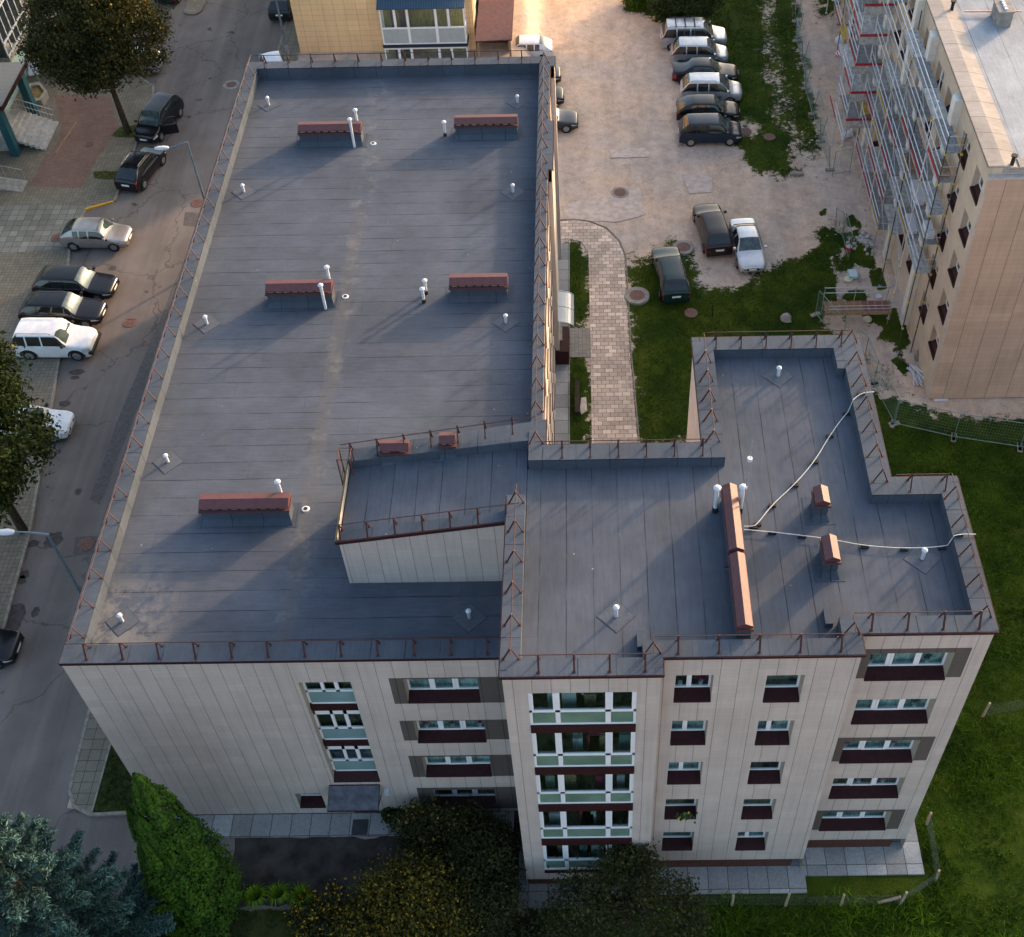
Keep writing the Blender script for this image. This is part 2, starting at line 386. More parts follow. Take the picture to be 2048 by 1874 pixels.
BARE = [wpoly(q, ZR) for q in (
    [(1252, 62), (1262, 25), (1300, 28), (1312, 60)], [(1475, 242), (1520, 245), (1535, 272), (1490, 275)],
    [(1521, -40), (1549, -40), (1548, 60), (1557, 110), (1572, 190), (1586, 240), (1608, 290), (1634, 345), (1604, 352), (1583, 295), (1565, 250), (1551, 190), (1540, 130), (1529, 60)],
    [(1735, 705), (1752, 700), (1762, 745), (1742, 752)], [(1768, 778), (1805, 768), (1818, 790), (1775, 800)], [(1810, 800), (1960, 812), (2060, 822), (2060, 835), (1900, 828), (1815, 815)],
    [(1778, 720), (1800, 715), (1815, 740), (1800, 770), (1785, 760)])]
xs = np.concatenate([[-700, -300, -120, -60], np.arange(-34, 62, .28), [75, 120, 300, 700]])
ys = np.concatenate([[-300, -120, -50], np.arange(-22, 92, .28), [110, 160, 400, 900]])
X, Y = np.meshgrid(xs, ys, indexing='ij')
wx = X+(fbm(X*.8, Y*.8)-.5)*1.6+(fbm(X*2.6+9, Y*2.6)-.5)*.8; wy = Y+(fbm(X*.8+40, Y*.8+11)-.5)*1.6+(fbm(X*2.6+3, Y*2.6+7)-.5)*.8
def grass_mask(x, y, qx, qy):
    g = np.zeros(x.shape, bool)
    for p in GRASS: g |= inside(p, qx, qy)
    g |= (x < 15.2) & (y < -3.9) & (x > -6)
    for p in BARE: g &= ~inside(p, qx, qy)
    return g
gm = sum(grass_mask(X, Y, wx+dx_, wy+dy_).astype(float) for dx_ in (-.75, -.35, 0, .35, .75) for dy_ in (-.75, -.35, 0, .35, .75))/25
site = inside(wpoly([(1640, 420), (1700, 400), (1830, 700), (1860, 800), (1760, 800), (1690, 690)], ZR), X, Y)
gm = np.where(site, np.clip((fbm(X*.55, Y*.55)-.46)*9, 0, 1), gm)
grassv = gm*np.clip(.62+fbm(X*.5+5, Y*.5)*.9, 0, 1)
soil = (((Y < -1) & (X < 15.3) & (X > 1.5)) | ((Y < 1) & (Y > -12) & (X < 15.3) & (X > 10))).astype(float)
soil = np.maximum(soil, ((Y < -3.4) & (X < 22) & (X > -6)).astype(float)*(fbm(X*.9, Y*.9) > .45))
V = np.stack([X, Y, terrain(X)+(fbm(X*.6, Y*.6)-.5)*.05*(np.abs(X) < 65)], -1).reshape(-1, 3)
nx, ny = X.shape; I = np.arange(nx*ny).reshape(nx, ny)
F = np.stack([I[:-1, :-1], I[1:, :-1], I[1:, 1:], I[:-1, 1:]], -1).reshape(-1, 4)
g = G('yard soil and turf'); x, y, z = g.xyz()
sand = g.mix(g.step(g.noise(.16, 5, .65), .42, .6), (.61, .45, .335, 1), (.53, .425, .35, 1))
f = g.step(g.noise(1.2, 6, .7), .25, .75, .80, 1.14); f = g.math('MULTIPLY', f, g.step(g.noise(25, 3, .8), .3, .7, .78, 1.2))
f = g.math('MULTIPLY', f, g.step(g.voro(.35, 'DISTANCE_TO_EDGE', g.comb(g.math('ADD', x, g.math('MULTIPLY', g.noise(.9, 4), 3.0)), g.math('ADD', y, g.math('MULTIPLY', g.noise(.8, 4), 3.0)), z)), 0, .02, .86, 1))
f = g.math('MULTIPLY', f, g.step(g.noise(.8, 4, .65, g.comb(x, g.math('MULTIPLY', y, .1), z)), .3, .7, .88, 1.08))
sand = g.gain(sand, f)
sand = g.mix(g.step(g.noise(.7, 6, .75), .58, .72, 0, .6), sand, (.15, .105, .08, 1))
sand = g.mix(g.step(g.noise(6, 3, .7), .66, .74, 0, .7), sand, (.12, .10, .08, 1))
gr = g.mix(g.step(g.noise(.45, 5, .7), .35, .65), (.017, .036, .002, 1), (.050, .072, .005, 1))
gr = g.mix(g.step(g.noise(.9, 5, .7), .58, .72, 0, .6), gr, (.085, .075, .02, 1))
gr = g.gain(gr, g.step(g.noise(16, 4, .8), .3, .7, .55, 1.45))
gf = g.step(g.math('ADD', g.attr('grass'), g.math('MULTIPLY', g.math('SUBTRACT', g.noise(3.2, 7, .82), .5), 1.9)), .38, .56)
c = g.mix(gf, sand, gr)
so_ = g.gain((.042, .033, .026, 1), g.step(g.noise(2.2, 6, .75), .3, .7, .45, 1.7))
c = g.mix(g.math('MULTIPLY', g.attr('soil'), g.step(g.attr('grass'), .2, .6, 1, .45)), c, so_)
g.bump(g.noise(9, 5, .75), .6, .08)
M['ground'] = g.out(c, .95, .12)
tag(np_mesh('ground', V, F, 'ground', attrs={'grass': ('POINT', grassv.ravel()), 'soil': ('POINT', soil.ravel())}, smooth=True), kind='structure')

def sheet(name, poly, z, mat, kind='structure', thick=.06, jag=0.0):
    if jag:
        q = []
        for i, a in enumerate(poly):
            b = poly[(i+1) % len(poly)]; L = math.hypot(b[0]-a[0], b[1]-a[1]); n = max(1, int(L/.5))
            for k in range(n):
                t = k/n; q.append((a[0]+(b[0]-a[0])*t+(random.random()-.5)*jag, a[1]+(b[1]-a[1])*t+(random.random()-.5)*jag))
        poly = q
    return tag(MB().prism(poly, z-thick, z).build(name, mat), kind=kind)
Z0 = ZL+.03
sheet('street', [(-60, -40), (-3.9, -40), (-3.9, 130), (-60, 130)], Z0, 'asphalt')
M['garden_drive'] = simple('dark stained driveway', (.048, .042, .037), .9, .2, var=.55, scale=1.2)
sheet('driveway', [(-3.9, -3.9), (6.5, -3.9), (6.5, -.95), (-3.9, .4)], Z0, 'asphalt')
sheet('driveway', [(3.2, -3.85), (11.6, -3.5), (11.3, -1.02), (3.6, -1.01)], Z0+.006, 'garden_drive', jag=.3)
# street repairs and tar marks
for q, m in (([(405, 440), (352, 560), (300, 690), (240, 830), (180, 1000), (200, 1010), (262, 850), (330, 690), (420, 470)], 'asphalt_patch'),
             ([(152, 1075), (200, 1072), (182, 1112), (146, 1112)], 'asphalt_patch'), ([(370, 425), (410, 428), (404, 455), (366, 452)], 'asphalt_patch')):
    sheet('street_repair', wpoly(q, ZL), Z0+.004, m, thick=.003, jag=.05)
PLAZA = [(-40, -30), (-8.9, -30), (-9.18, 8.44), (-9.62, 14.8), (-11.69, 28.34), (-13.51, 36.72), (-13.57, 39.43), (-13.55, 40.55), (-11.91, 41.32), (-11.81, 43.6), (-11.93, 47.96), (-11.9, 52.6), (-12.3, 54.5), (-13.85, 55.84), (-21.17, 56.33), (-40, 56.3)]
ZP = Z0+.11
sheet('sidewalk', PLAZA, ZP, 'paver_fine', thick=.2)
def kerb(name, line, z, mat='kerb', wd=.14, up=.015):
    mb = MB()
    for a, b in zip(line[:-1], line[1:]): mb.bar((a[0], a[1], z-.06), (b[0], b[1], z-.06), wd, .12+2*up)
    return tag(mb.build(name, mat), kind='structure')
kerb('kerb', PLAZA[1:8], ZP); kerb('kerb', PLAZA[8:16], ZP)
yk = [(-11.86, 42.0), (-11.91, 41.34), (-13.55, 40.57), (-13.6, 39.3)]
kerb('kerb', yk, ZP, 'yellow_paint', .13, .012)
sheet('sidewalk', [(-22, 35.7), (-13.62, 36.7), (-13.66, 40.5), (-12.9, 40.9), (-18.2, 41.1), (-22, 40.5)], ZP+.006, 'paver_street', thick=.005, jag=.1)
sheet('sidewalk', wpoly([C8(a, b, 0, 0, 4.032) for a, b in [(430, 770), (900, 775), (950, 1010), (890, 1140), (740, 1360), (650, 1515), (215, 1510), (380, 1260), (460, 1150), (500, 1000)]], ZP), ZP+.006, 'paver_red', thick=.005, jag=.2)
for q in ([(935, 1100), (905, 1090), (960, 1025), (1135, 1000), (1120, 1110)], [(750, 1440), (760, 1385), (990, 1380), (985, 1450)]):
    sheet('grass_bed', wpoly([C8(a, b, 0, 0, 4.032) for a, b in q], ZP), ZP+.012, simple('bed turf', (.05, .055, .014), .95, .1, var=.6, scale=6), jag=.15)
WALK = [(-4.05, 130), (-4.05, 5), (-3.98, 1.9), (-3.9, 1.1), (-3.55, .45), (-2.75, .05), (-2.72, 3.1), (-2.6, 130)]
sheet('sidewalk', WALK, ZP, 'paver_walk', thick=.2)
kerb('kerb', WALK[:6]+[(-1.2, .12), (-.1, -.05)], ZP)
kerb('kerb', [(-2.72, .12), (-2.7, 3.1), (-2.58, 60)], ZP, wd=.08)
sheet('lawn', [(-2.66, .2), (-.02, .05), (-.02, 37.5), (-2.55, 55)], ZP-.02, simple('dark turf', (.028, .036, .010), .95, .1, var=.6, scale=5), thick=.18)  # darker green than the bed turf
sheet('traffic_island', wpoly([(368, 27), (377, 31), (392, 31), (402, 26), (418, -5), (430, -40), (385, -40), (378, 0)], ZL), ZP, 'paver_small', thick=.15)
# slabs round the building
def slab(a, b, c, d, z): sheet('paving_slabs', [(a, b), (c, b), (c, d), (a, d)], z, 'slab_grey', thick=.12)
slab(-.1, -1.0, 15.0, -.003, ZL+.09)
slab(15.0, -3.55, 20.6, -2.5, ZR+.1); slab(15.0, -2.5, 15.6, -1.0, ZR+.1); slab(20.6, -3.05, 26.95, -1.3, ZR+.1)
slab(26.95, -2.35, 31.85, -.6, ZR+.1); slab(30.7, -.6, 31.85, 5, ZR+.1)
slab(16.4, 6.5, 17.3, 38, ZR+.06)
sheet('footpath', wpoly([(1085, 444), (1150, 441), (1178, 444), (1210, 457), (1236, 482), (1249, 512), (1259, 700), (1277, 900), (1184, 900), (1181, 700), (1177, 505), (1163, 483), (1138, 477), (1085, 479)], ZR+.05), ZR+.05, 'paver_path')
kerb('kerb', wpoly([(1085, 441), (1150, 438), (1180, 442), (1213, 455), (1239, 481), (1252, 512), (1262, 700), (1280, 900)], ZR+.05), ZR+.05, wd=.07)
sheet('entrance_paving', wpoly([(1100, 656), (1180, 656), (1182, 714), (1100, 714)], ZR+.06), ZR+.06, 'paver_entry')
# grey repairs in the dirt yard
for q in ([(1220, 296), (1290, 296), (1300, 305), (1298, 315), (1220, 316)], [(1362, 349), (1425, 349), (1425, 386), (1378, 388)], [(1200, 395), (1280, 375), (1290, 430), (1230, 445), (1130, 440), (1125, 410)]):
    sheet('yard_repair', wpoly(q, ZR), ZR+.035, 'yard_patch', thick=.012, jag=.12)
# manhole covers
M['oil'] = simple('oil stained asphalt', (.062, .052, .047), .8, .3, var=.35, scale=4)
g_ = None
def manhole(px, py, z, r, ring=0, label='', zo=.03):
    c = P(px, py, z); t = thing('manhole_cover', label, 'manhole', (c[0], c[1], z), group='manhole covers')
    mb = MB().disc((0, 0), r, 0, zo+.012, 22); [mb.box(-r*.6, -r*.6+k*r*.3, zo, r*.6, -r*.55+k*r*.3, zo+.022) for k in range(5)]
    mb.build('lid', 'iron_cover', t)
    if ring: MB().disc((0, 0), ring, -.1, zo, 22, r2=ring*.96).build('concrete_ring', 'concrete', t)
    return t
for px, py, rx, ry in ((155, 745, .42, .22), (151, 756, .25, .16), (130, 808, .35, .24), (128, 830, .2, .14), (108, 1080, .45, .5), (68, 1088, .3, .22), (47, 1150, .32, .26), (41, 1161, .3, .26), (26, 1240, .5, 1.0), (225, 537, .25, .2), (72, 1225, .2, .3)):
    c_ = P(px, py, ZL); n_ = 14; sheet('oil_stain', [(c_[0]+rx*(.8+.4*random.random())*math.cos(6.283*k/n_), c_[1]+ry*(.8+.4*random.random())*math.sin(6.283*k/n_)) for k in range(n_)], Z0+.006, 'oil', thick=.003)
manhole(463, 170, ZL, .36, .62, 'rusty manhole beside the roof corner at the top of the street', .045)
manhole(396, 407, ZL, .42, 0, 'manhole in the street at the foot of the upper lamp post', .045)
manhole(261, 646, ZL, .4, 0, 'reddish manhole in the middle of the street beside the white off-roader', .045)
manhole(172, 1089, ZL, .42, 0, 'grey manhole in a square asphalt repair near the lower lamp post', .045)
manhole(178, 289, ZP, .3, 0, 'small manhole in the faded red paving', .02)
manhole(115, 476, ZP, .42, 0, 'manhole in the grey slabs behind the silver hatchback', .02)
manhole(1240, 386, ZR, .42, .62, 'manhole with pale ring in the open dirt yard', .05)
manhole(1367, 496, ZR, .44, .68, 'rusty manhole with pale ring beside the dark estate car', .1)
manhole(1274, 594, ZR, .46, .78, 'dark manhole with wide concrete ring beside the slab footpath', .16)
manhole(1382, 627, ZR, .4, 0, 'flat grey manhole in the lawn behind the dark green estate car', .05)
manhole(1491, 264, ZR, .42, 0, 'manhole on bare soil in front of the dark blue minivan', .05)
manhole(1539, 275, ZR, .4, 0, 'manhole in the turf farther right of the dark blue minivan', .05)
# ================================================================ THE BIG BUILDING
H1, R1Z = 13.1, 12.45
H2, R2Z = 16.41, 15.91
W_, L_ = 16.76, 37.55
TY, SY, RY = -2.66, -2.04, -1.28
bld = thing('apartment_building', 'beige panel clad apartment building with flat dark felt roofs, filling the middle', 'building')
WALLM = ['clad', 'clad_dark', 'render_beige']
def facade(mb, u0, u1, z0, z1, holes, y, depth, axis='y', sgn=-1, bands=()):
    """vertical wall on plane axis=y facing sgn, with recessed rectangular holes (u0,u1,z0,z1[,depth])"""
    us = sorted({u0, u1, *[h[0] for h in holes], *[h[1] for h in holes], *[b[0] for b in bands], *[b[1] for b in bands]})
    zs = sorted({z0, z1, *[h[2] for h in holes], *[h[3] for h in holes], *[b[2] for b in bands], *[b[3] for b in bands]})
    us = [u for u in us if u0 <= u <= u1]; zs = [z for z in zs if z0 <= z <= z1]
    pt = (lambda u, d, z: (u, y-sgn*d, z)) if axis == 'y' else (lambda u, d, z: (y-sgn*d, u, z))
    for a, b in zip(us[:-1], us[1:]):
        for c, d in zip(zs[:-1], zs[1:]):
            mu, mz = (a+b)/2, (c+d)/2
            if any(h[0] < mu < h[1] and h[2] < mz < h[3] for h in holes): continue
            mt = 1 if any(q[0] < mu < q[1] and q[2] < mz < q[3] for q in bands) else 0
            mb.quad(pt(a, 0, c), pt(b, 0, c), pt(b, 0, d), pt(a, 0, d), m=mt)
    for h in holes:
        dd = h[4] if len(h) > 4 else depth
        a, b, c, d = h[:4]
        mb.quad(pt(a, 0, c), pt(a, dd, c), pt(a, dd, d), pt(a, 0, d), m=2); mb.quad(pt(b, 0, c), pt(b, dd, c), pt(b, dd, d), pt(b, 0, d), m=2)
        mb.quad(pt(a, 0, d), pt(b, 0, d), pt(b, dd, d), pt(a, dd, d), m=2); mb.quad(pt(a, 0, c), pt(b, 0, c), pt(b, dd, c), pt(a, dd, c), m=2)

def window(u0, u1, z0, z1, y, dep, mull, room='curtain', sill=True, axis='y', sgn=-1, parent=None, drop=.09, fw=.07, sash=(), mulw=.16, flower=None):
    """a window set `dep` behind the facade: frame > panes, sill, curtain"""
    parent = parent or bld
    pt = (lambda u, d, z: (u, y-sgn*d, z)) if axis == 'y' else (lambda u, d, z: (y-sgn*d, u, z))
    def bx(mb, a, b, d0, d1, c, d, m=0):
        p, q = pt(a, d0, c), pt(b, d1, d)
        mb.box(min(p[0], q[0]), min(p[1], q[1]), min(p[2], q[2]), max(p[0], q[0]), max(p[1], q[1]), max(p[2], q[2]), m)
    d0, d1 = dep-.07, dep
    fr = MB()
    bx(fr, u0, u1, d0, d1, z0, z0+fw); bx(fr, u0, u1, d0, d1, z1-fw, z1); bx(fr, u0, u0+fw, d0, d1, z0+fw, z1-fw); bx(fr, u1-fw, u1, d0, d1, z0+fw, z1-fw)
    us = [u0+fw]
    for t in mull:
        c = u0+(u1-u0)*t; bx(fr, c-mulw/2, c+mulw/2, d0, d1, z0+fw, z1-fw); us += [c-mulw/2, c+mulw/2]
    us.append(u1-fw)
    for k in sash:                            # an opening casement: a second white frame standing proud
        a, b = us[2*k], us[2*k+1]
        for q in ((a-.03, a+.05, z0+fw*.6, z1-fw), (b-.05, b+.03, z0+fw*.6, z1-fw), (a+.05, b-.05, z0+fw*.6, z0+fw+.06)): bx(fr, q[0], q[1], d0-.03, d0-.002, q[2], q[3])
    f = fr.build('window', 'pvc', parent)
    pn = MB()
    for k in range(0, len(us), 2): bx(pn, us[k]+.002, us[k+1]-.002, d0+.02, d0+.035, z0+fw+.002, z1-fw-.002)
    pn.build('pane', 'glass', f)
    cu = MB(); n = 7
    a = MB(); cd_ = dep+(.15 if room == 'curtain' else .22); p = [pt(u0, cd_, z0), pt(u1, cd_, z0), pt(u1, cd_, z1), pt(u0, cd_, z1)]; a.quad(*p)
    a.quad(pt(u0, dep+.22, z0+.02), pt(u1, dep+.22, z0+.02), pt(u1, dep, z0+.02), pt(u0, dep, z0+.02)); a.build('curtain' if room == 'curtain' else 'interior', room, f)
    if flower:
        for fu, col in flower:
            c = Vector(pt(u0+(u1-u0)*fu, dep+.06, z0+.06)); b = MB()
            b.disc((c.x, c.y), .07, c.z, c.z+.14, 9, r2=.09)
            pot = b.build('flower_pot', 'white', f); b = MB()
            for _ in range(26):
                d = Vector((random.gauss(0, .09), random.gauss(0, .02), .2+random.random()*.2)); s = .05; p0 = c+d
                b.quad(p0+Vector((-s, 0, 0)), p0+Vector((0, .01, -s)), p0+Vector((s, 0, 0)), p0+Vector((0, -.01, s)))
            b.build('houseplant', col, pot)
    if sill:
        s = MB(); e = .05
        if axis == 'y':
            ys0, ys1 = y+sgn*e, y-sgn*d0
            zt = z0+.0; s.v = []; s.prism([(u0+.005, ys0), (u1-.005, ys0), (u1-.005, ys1), (u0+.005, ys1)], z0-.16, lambda q, yy: (zt-drop) if abs(yy-ys0) < 1e-6 else zt)
        else:
            ys0, ys1 = y+sgn*e, y-sgn*d0
            s.prism([(ys0, u0+.005), (ys0, u1-.005), (ys1, u1-.005), (ys1, u0+.005)], z0-.16, lambda q, yy: (z0-drop) if abs(q-ys0) < 1e-6 else z0)
        s.build('sill', 'maroon', f)
    return f
def leafmat(name, a, b, rough=.7, tr=.25):
    g = G(name); t = g.attr('tint'); c = g.mix(t, (*a, 1), (*b, 1)); g.out(c, rough, .25)
    tn = g.n('ShaderNodeBsdfTranslucent'); g.L.new(c, tn.inputs[0]); mx = g.n('ShaderNodeMixShader'); mx.inputs[0].default_value = tr
    o = g.t.nodes['Material Output']; g.L.new(g.b.outputs[0], mx.inputs[1]); g.L.new(tn.outputs[0], mx.inputs[2]); g.L.new(mx.outputs[0], o.inputs[0]); return g.m
M['plant'] = simple('houseplant leaves', (.03, .06, .02), .6, .3, var=.3); M['flowers'] = simple('pink flowers', (.35, .03, .09), .6, .2, var=.3)

# ---- openings (u0,u1,z0,z1)
MW = [(11.68, 14.3, z-1.58, z) for z in (11.68, 8.65, 5.8, 2.92)]
STAIR = (7.95, 9.8, 3.84, 11.55)
BASE = (6.17, 7.24, 1.56, 2.76)
B2 = [(21.01, 22.24, z-1.6, z) for z in (15.18, 12.2, 9.18, 6.2, 3.28)]; C2 = [(23.95, 25.16, z-1.6, z) for z in (15.1, 12.12, 9.13, 6.12, 3.21)]
D2 = [(27.4, 30.1, z-1.6, z) for z in (15.08, 12.1, 9.13, 6.17, 3.22)]
TG = (16.3, 19.76, 1.25, 15.28)
DEP = .5
# ---- walls
w_ = MB()
facade(w_, 0, 15.55, .93, 13.0, MW+[(*STAIR, .38), BASE], 0, DEP, bands=[(11.17, 15.55, z0, z1) for z0, z1 in ((9.95, 11.76), (7.15, 8.69), (4.1, 5.91), (1.15, 3.14))])
for a, b, c in ((0, 16.76, L_),): w_.quad((a, c, -1), (b, c, -1), (b, c, 13.0), (a, c, 13.0))
w_.quad((0, 0, .93), (0, L_, .93), (0, L_, 13.0), (0, 0, 13.0)); w_.quad((.02, .02, -1), (.02, L_, -1), (.02, L_, .93), (.02, .02, .93)); w_.quad((0.02, .02, .93), (15.5, .02, .93), (15.5, .02, -1), (.02, .02, -1), m=1)
# east side of the long block, three shallow steps
EW = [(-.2, 27.43, 16.51), (27.43, 31.54, 16.74), (31.54, 36.63, 16.53), (36.63, L_, 16.79)]
EH = []
for z in (11.6, 8.6, 5.75, 2.9):
    for yy in (13.2, 16.2, 19.6, 22.3, 25.0, 33.2): EH.append((yy, yy+1.9, z-1.55, z, .35))
for a, b, x in EW: facade(w_, a, b, -1, 13.0, [h for h in EH if h[0] > a and h[1] < b], x, .35, axis='x', sgn=1)
for y, a, b in ((27.43, 16.51, 16.74), (31.54, 16.53, 16.74), (36.63, 16.53, 16.79)): w_.quad((a, y, -1), (b, y, -1), (b, y, 13), (a, y, 13))
# five storey wing
facade(w_, 15.55, 20.49, .33, 16.3, [(*TG, .12)], TY, .12)
facade(w_, 20.49, 26.8, .55, 16.3, B2+C2, SY, DEP)
facade(w_, 26.8, 31.11, .6, 16.3, D2, RY, DEP, bands=[(26.8, 30.6, z0, z1) for z0, z1 in ((13.52, 15.36), (7.55, 9.39), (1.58, 3.39))])
for (xa, ya), (xb, yb) in (((31.11, RY), (31.11, 4.91)), ((31.11, 4.91), (28.82, 4.91)), ((28.82, 4.91), (28.82, 12.03)), ((28.82, 12.03), (22.48, 12.03)), ((22.48, 12.03), (22.48, 6.65)), ((22.48, 6.65), (16.74, 6.65)), ((16.74, 6.65), (16.74, 7.9)), ((15.55, 3.58), (15.55, TY)), ((20.49, TY), (20.49, SY)), ((26.8, SY), (26.8, RY))):
    w_.quad((xa, ya, .4), (xb, yb, .4), (xb, yb, 16.3), (xa, ya, 16.3)); w_.quad((xa, ya, -1.2), (xb, yb, -1.2), (xb, yb, .4), (xa, ya, .4), m=2)
# sloping stair head that joins the two roofs
BT = lambda x: 15.38+(x-9.5)*(16.41-15.38)/(15.55-9.5)
w_.quad((9.5, 3.58, R1Z), (15.55, 3.58, R1Z), (15.55, 3.58, BT(15.55)-.32), (9.5, 3.58, BT(9.5)-.32))
w_.quad((9.5, 7.5, R1Z), (16.74, 7.5, R1Z), (16.74, 7.5, 16.35), (9.5, 7.5, BT(9.5)-.05)); w_.quad((9.5, 3.58, R1Z), (9.5, 7.5, R1Z), (9.5, 7.5, BT(9.5)-.05), (9.5, 3.58, BT(9.5)-.05))
w_.build('wall', WALLM, bld, fix=False)
pl = MB(); pl.box(15.65, TY+.1, -1.2, 20.4, TY+.4, .33); pl.box(20.3, SY+.1, -1.2, 26.4, SY+.4, .55); pl.box(26.4, RY+.1, -1.2, 30.62, RY+.4, .6); pl.box(30.5, RY+.2, -1.2, 30.62, 4.8, .6)
for q in ((15.55, TY, 20.49, TY+.5, .32), (20.49, SY, 26.8, SY+.5, .54), (26.8, RY, 31.11, RY+.5, .59)): pl.box(q[0], q[1]+.01, q[4]-.05, q[2], q[3], q[4], skip='')
pl.build('plinth', 'plinth', bld)
# ---- roofs and parapets
rf = MB(); rf.quad((.5, .5, R1Z), (16.2, .5, R1Z), (16.2, 37.1, R1Z), (.5, 37.1, R1Z)); rf.build('roof', 'felt_main', bld)
wing_in = [(16.12, -2.1), (19.95, -2.1), (19.95, -1.5), (26.25, -1.5), (26.25, -.72), (30.5, -.72), (30.5, 4.2), (28.1, 4.2), (28.1, 11.4), (23.2, 11.4), (23.2, 6.0), (16.15, 6.0)]
rw = MB(); rw.quad(*[(x, y, R2Z) for x, y in wing_in])
RB_ = lambda x: max(15.02+(x-9.55)*(R2Z-15.02)/(15.7-9.55), 0)
rw.quad((9.55, 3.9, RB_(9.55)), (15.7, 3.9, R2Z), (15.7, 7.0, R2Z), (9.55, 7.0, RB_(9.55))); rw.quad((15.7, 4.44, R2Z-.001), (16.13, 4.44, R2Z-.001), (16.13, 7.0, R2Z-.001), (15.7, 7.0, R2Z-.001))
rw.build('roof', 'felt_wing', bld)
def parapet(ring, mats, top, z0=None, slope=None):
    """ring: list of (outer0, outer1, inner1, inner0)"""
    mb = MB()
    for (a, b, c, d, base, m) in ring:
        # keep the felt just inside the cladding: the outer line moves in towards the inner one
        k = .03 if top == H1 else .115
        co = [tuple(p[i]-(q[i]-p[i])*(.05 if top == H1 else .03) for i in (0, 1)) for p, q in ((a, d), (b, c))]
        if not callable(top): mb.prism([co[0], co[1], c, d], top-.03, top+.005, m)
        a, b = [tuple(p[i]+(q[i]-p[i])*k for i in (0, 1)) for p, q in ((a, d), (b, c))]
        zt = top if slope is None else slope
        f = (lambda x, y: zt) if not callable(zt) else (lambda x, y: zt(x))
        mb.prism([a, b, c, d], base if callable(base) else (lambda x, y, q=base: q), f, m, top=callable(top))
    o = mb.build('parapet', mats, bld); return o
rr = R1Z-.1; E_ = ['felt_edge', 'felt_edge_y']
parapet([((0, 0), (16, 0), (15.95, .7), (.62, .7), rr, 0), ((0, L_), (0, 0), (.62, .7), (.62, 36.9), rr, 1), ((16.76, L_), (0, L_), (.62, 36.9), (15.98, 36.9), rr, 0),
         ((16.5, 7.9), (16.5, 27.43), (15.98, 27.43), (16.06, 7.9), rr, 1), ((16.73, 27.43), (16.73, 31.54), (15.98, 31.54), (15.98, 27.43), rr, 1), ((16.52, 31.54), (16.52, 36.63), (15.98, 36.63), (15.98, 31.54), rr, 1), ((16.78, 36.63), (16.78, L_), (15.98, 36.9), (15.98, 36.63), rr, 1)], E_, H1)
q2 = R2Z-.1
parapet([((15.5, TY-.05), (20.54, TY-.05), (19.95, -2.1), (16.12, -2.1), q2, 0), ((15.5, 4.44), (15.5, TY-.05), (16.12, -2.1), (16.12, 4.44), q2, 1), ((20.54, TY-.05), (20.54, SY-.05), (19.95, -1.5), (19.95, -2.1), q2, 1),
         ((20.54, SY-.05), (26.85, SY-.05), (26.25, -1.5), (19.95, -1.5), q2, 0), ((26.85, SY-.05), (26.85, RY-.05), (26.25, -.72), (26.25, -1.5), q2, 1), ((26.85, RY-.05), (31.16, RY-.05), (30.5, -.72), (26.25, -.72), q2, 0),
         ((31.16, RY-.05), (31.16, 4.96), (30.5, 4.2), (30.5, -.72), q2, 1), ((31.16, 4.96), (28.87, 4.96), (28.1, 4.2), (30.5, 4.2), q2, 0), ((28.87, 4.96), (28.87, 12.08), (28.1, 11.4), (28.1, 4.2), q2, 1), ((28.1, 10.3), (28.1, 11.4), (27.8, 11.4), (27.8, 10.3), q2, 1),
         ((28.87, 12.08), (22.43, 12.08), (23.2, 11.4), (28.1, 11.4), q2, 0), ((22.43, 12.08), (22.43, 6.7), (23.2, 6.0), (23.2, 11.4), q2, 1), ((22.43, 6.7), (16.79, 6.7), (16.19, 6.0), (23.2, 6.0), q2, 0), ((16.79, 6.7), (16.79, 7.95), (16.19, 7.4), (16.19, 6.0), q2, 1)], E_, H2)
zt = lambda x, y: BT(x)
mb = MB(); mb.prism([(9.45, 7.55), (16.79, 7.95), (16.19, 6.95), (9.45, 6.95)], lambda x, y: RB_(min(x, 15.7))-.05, lambda x, y: min(BT(x), H2))
mb.prism([(9.45, 3.53), (15.55, 3.53), (15.55, 3.98), (9.45, 3.98)], lambda x, y: BT(x)-.5, lambda x, y: BT(x)-.28); mb.build('parapet', E_, bld)
tr = MB()                                     # metal drip edges
def drip(a, b, z, h=.12):
    (x0, y0), (x1, y1) = a, b; tr.bar((x0, y0, z-h/2-.003), (x1, y1, z-h/2-.003), .05, h)
for a, b, z in (((-.03, -.03), (15.5, -.03), H1), ((-.03, -.03), (-.03, L_), H1), ((-.03, L_+.03), (16.82, L_+.03), H1), ((16.58, 31.6), (16.58, 36.6), H1), ((16.83, 36.63), (16.83, L_), H1), ((16.56, 8.0), (16.56, 27.4), H1), ((16.79, 27.43), (16.79, 31.54), H1),
                ((15.47, TY-.08), (20.57, TY-.08), H2), ((15.47, TY-.08), (15.47, 4.4), H2), ((20.57, SY-.08), (26.88, SY-.08), H2), ((26.88, RY-.08), (31.19, RY-.08), H2), ((31.19, RY), (31.19, 4.96), H2), ((31.19, 4.99), (28.9, 4.99), H2), ((28.9, 4.99), (28.9, 12.1), H2), ((28.9, 12.11), (22.4, 12.11), H2), ((22.4, 12.1), (22.4, 6.73), H2), ((22.4, 6.73), (16.82, 6.73), H2), ((16.82, 6.73), (16.82, 7.95), H2), ((20.57, TY-.08), (20.57, SY-.08), H2), ((26.88, SY-.08), (26.88, RY-.08), H2)): drip(a, b, z)
tr.bar((9.4, 3.5, BT(9.4)-.34), (15.5, 3.5, BT(15.5)-.34), .06, .14); tr.build('drip_edge', 'maroon', bld)
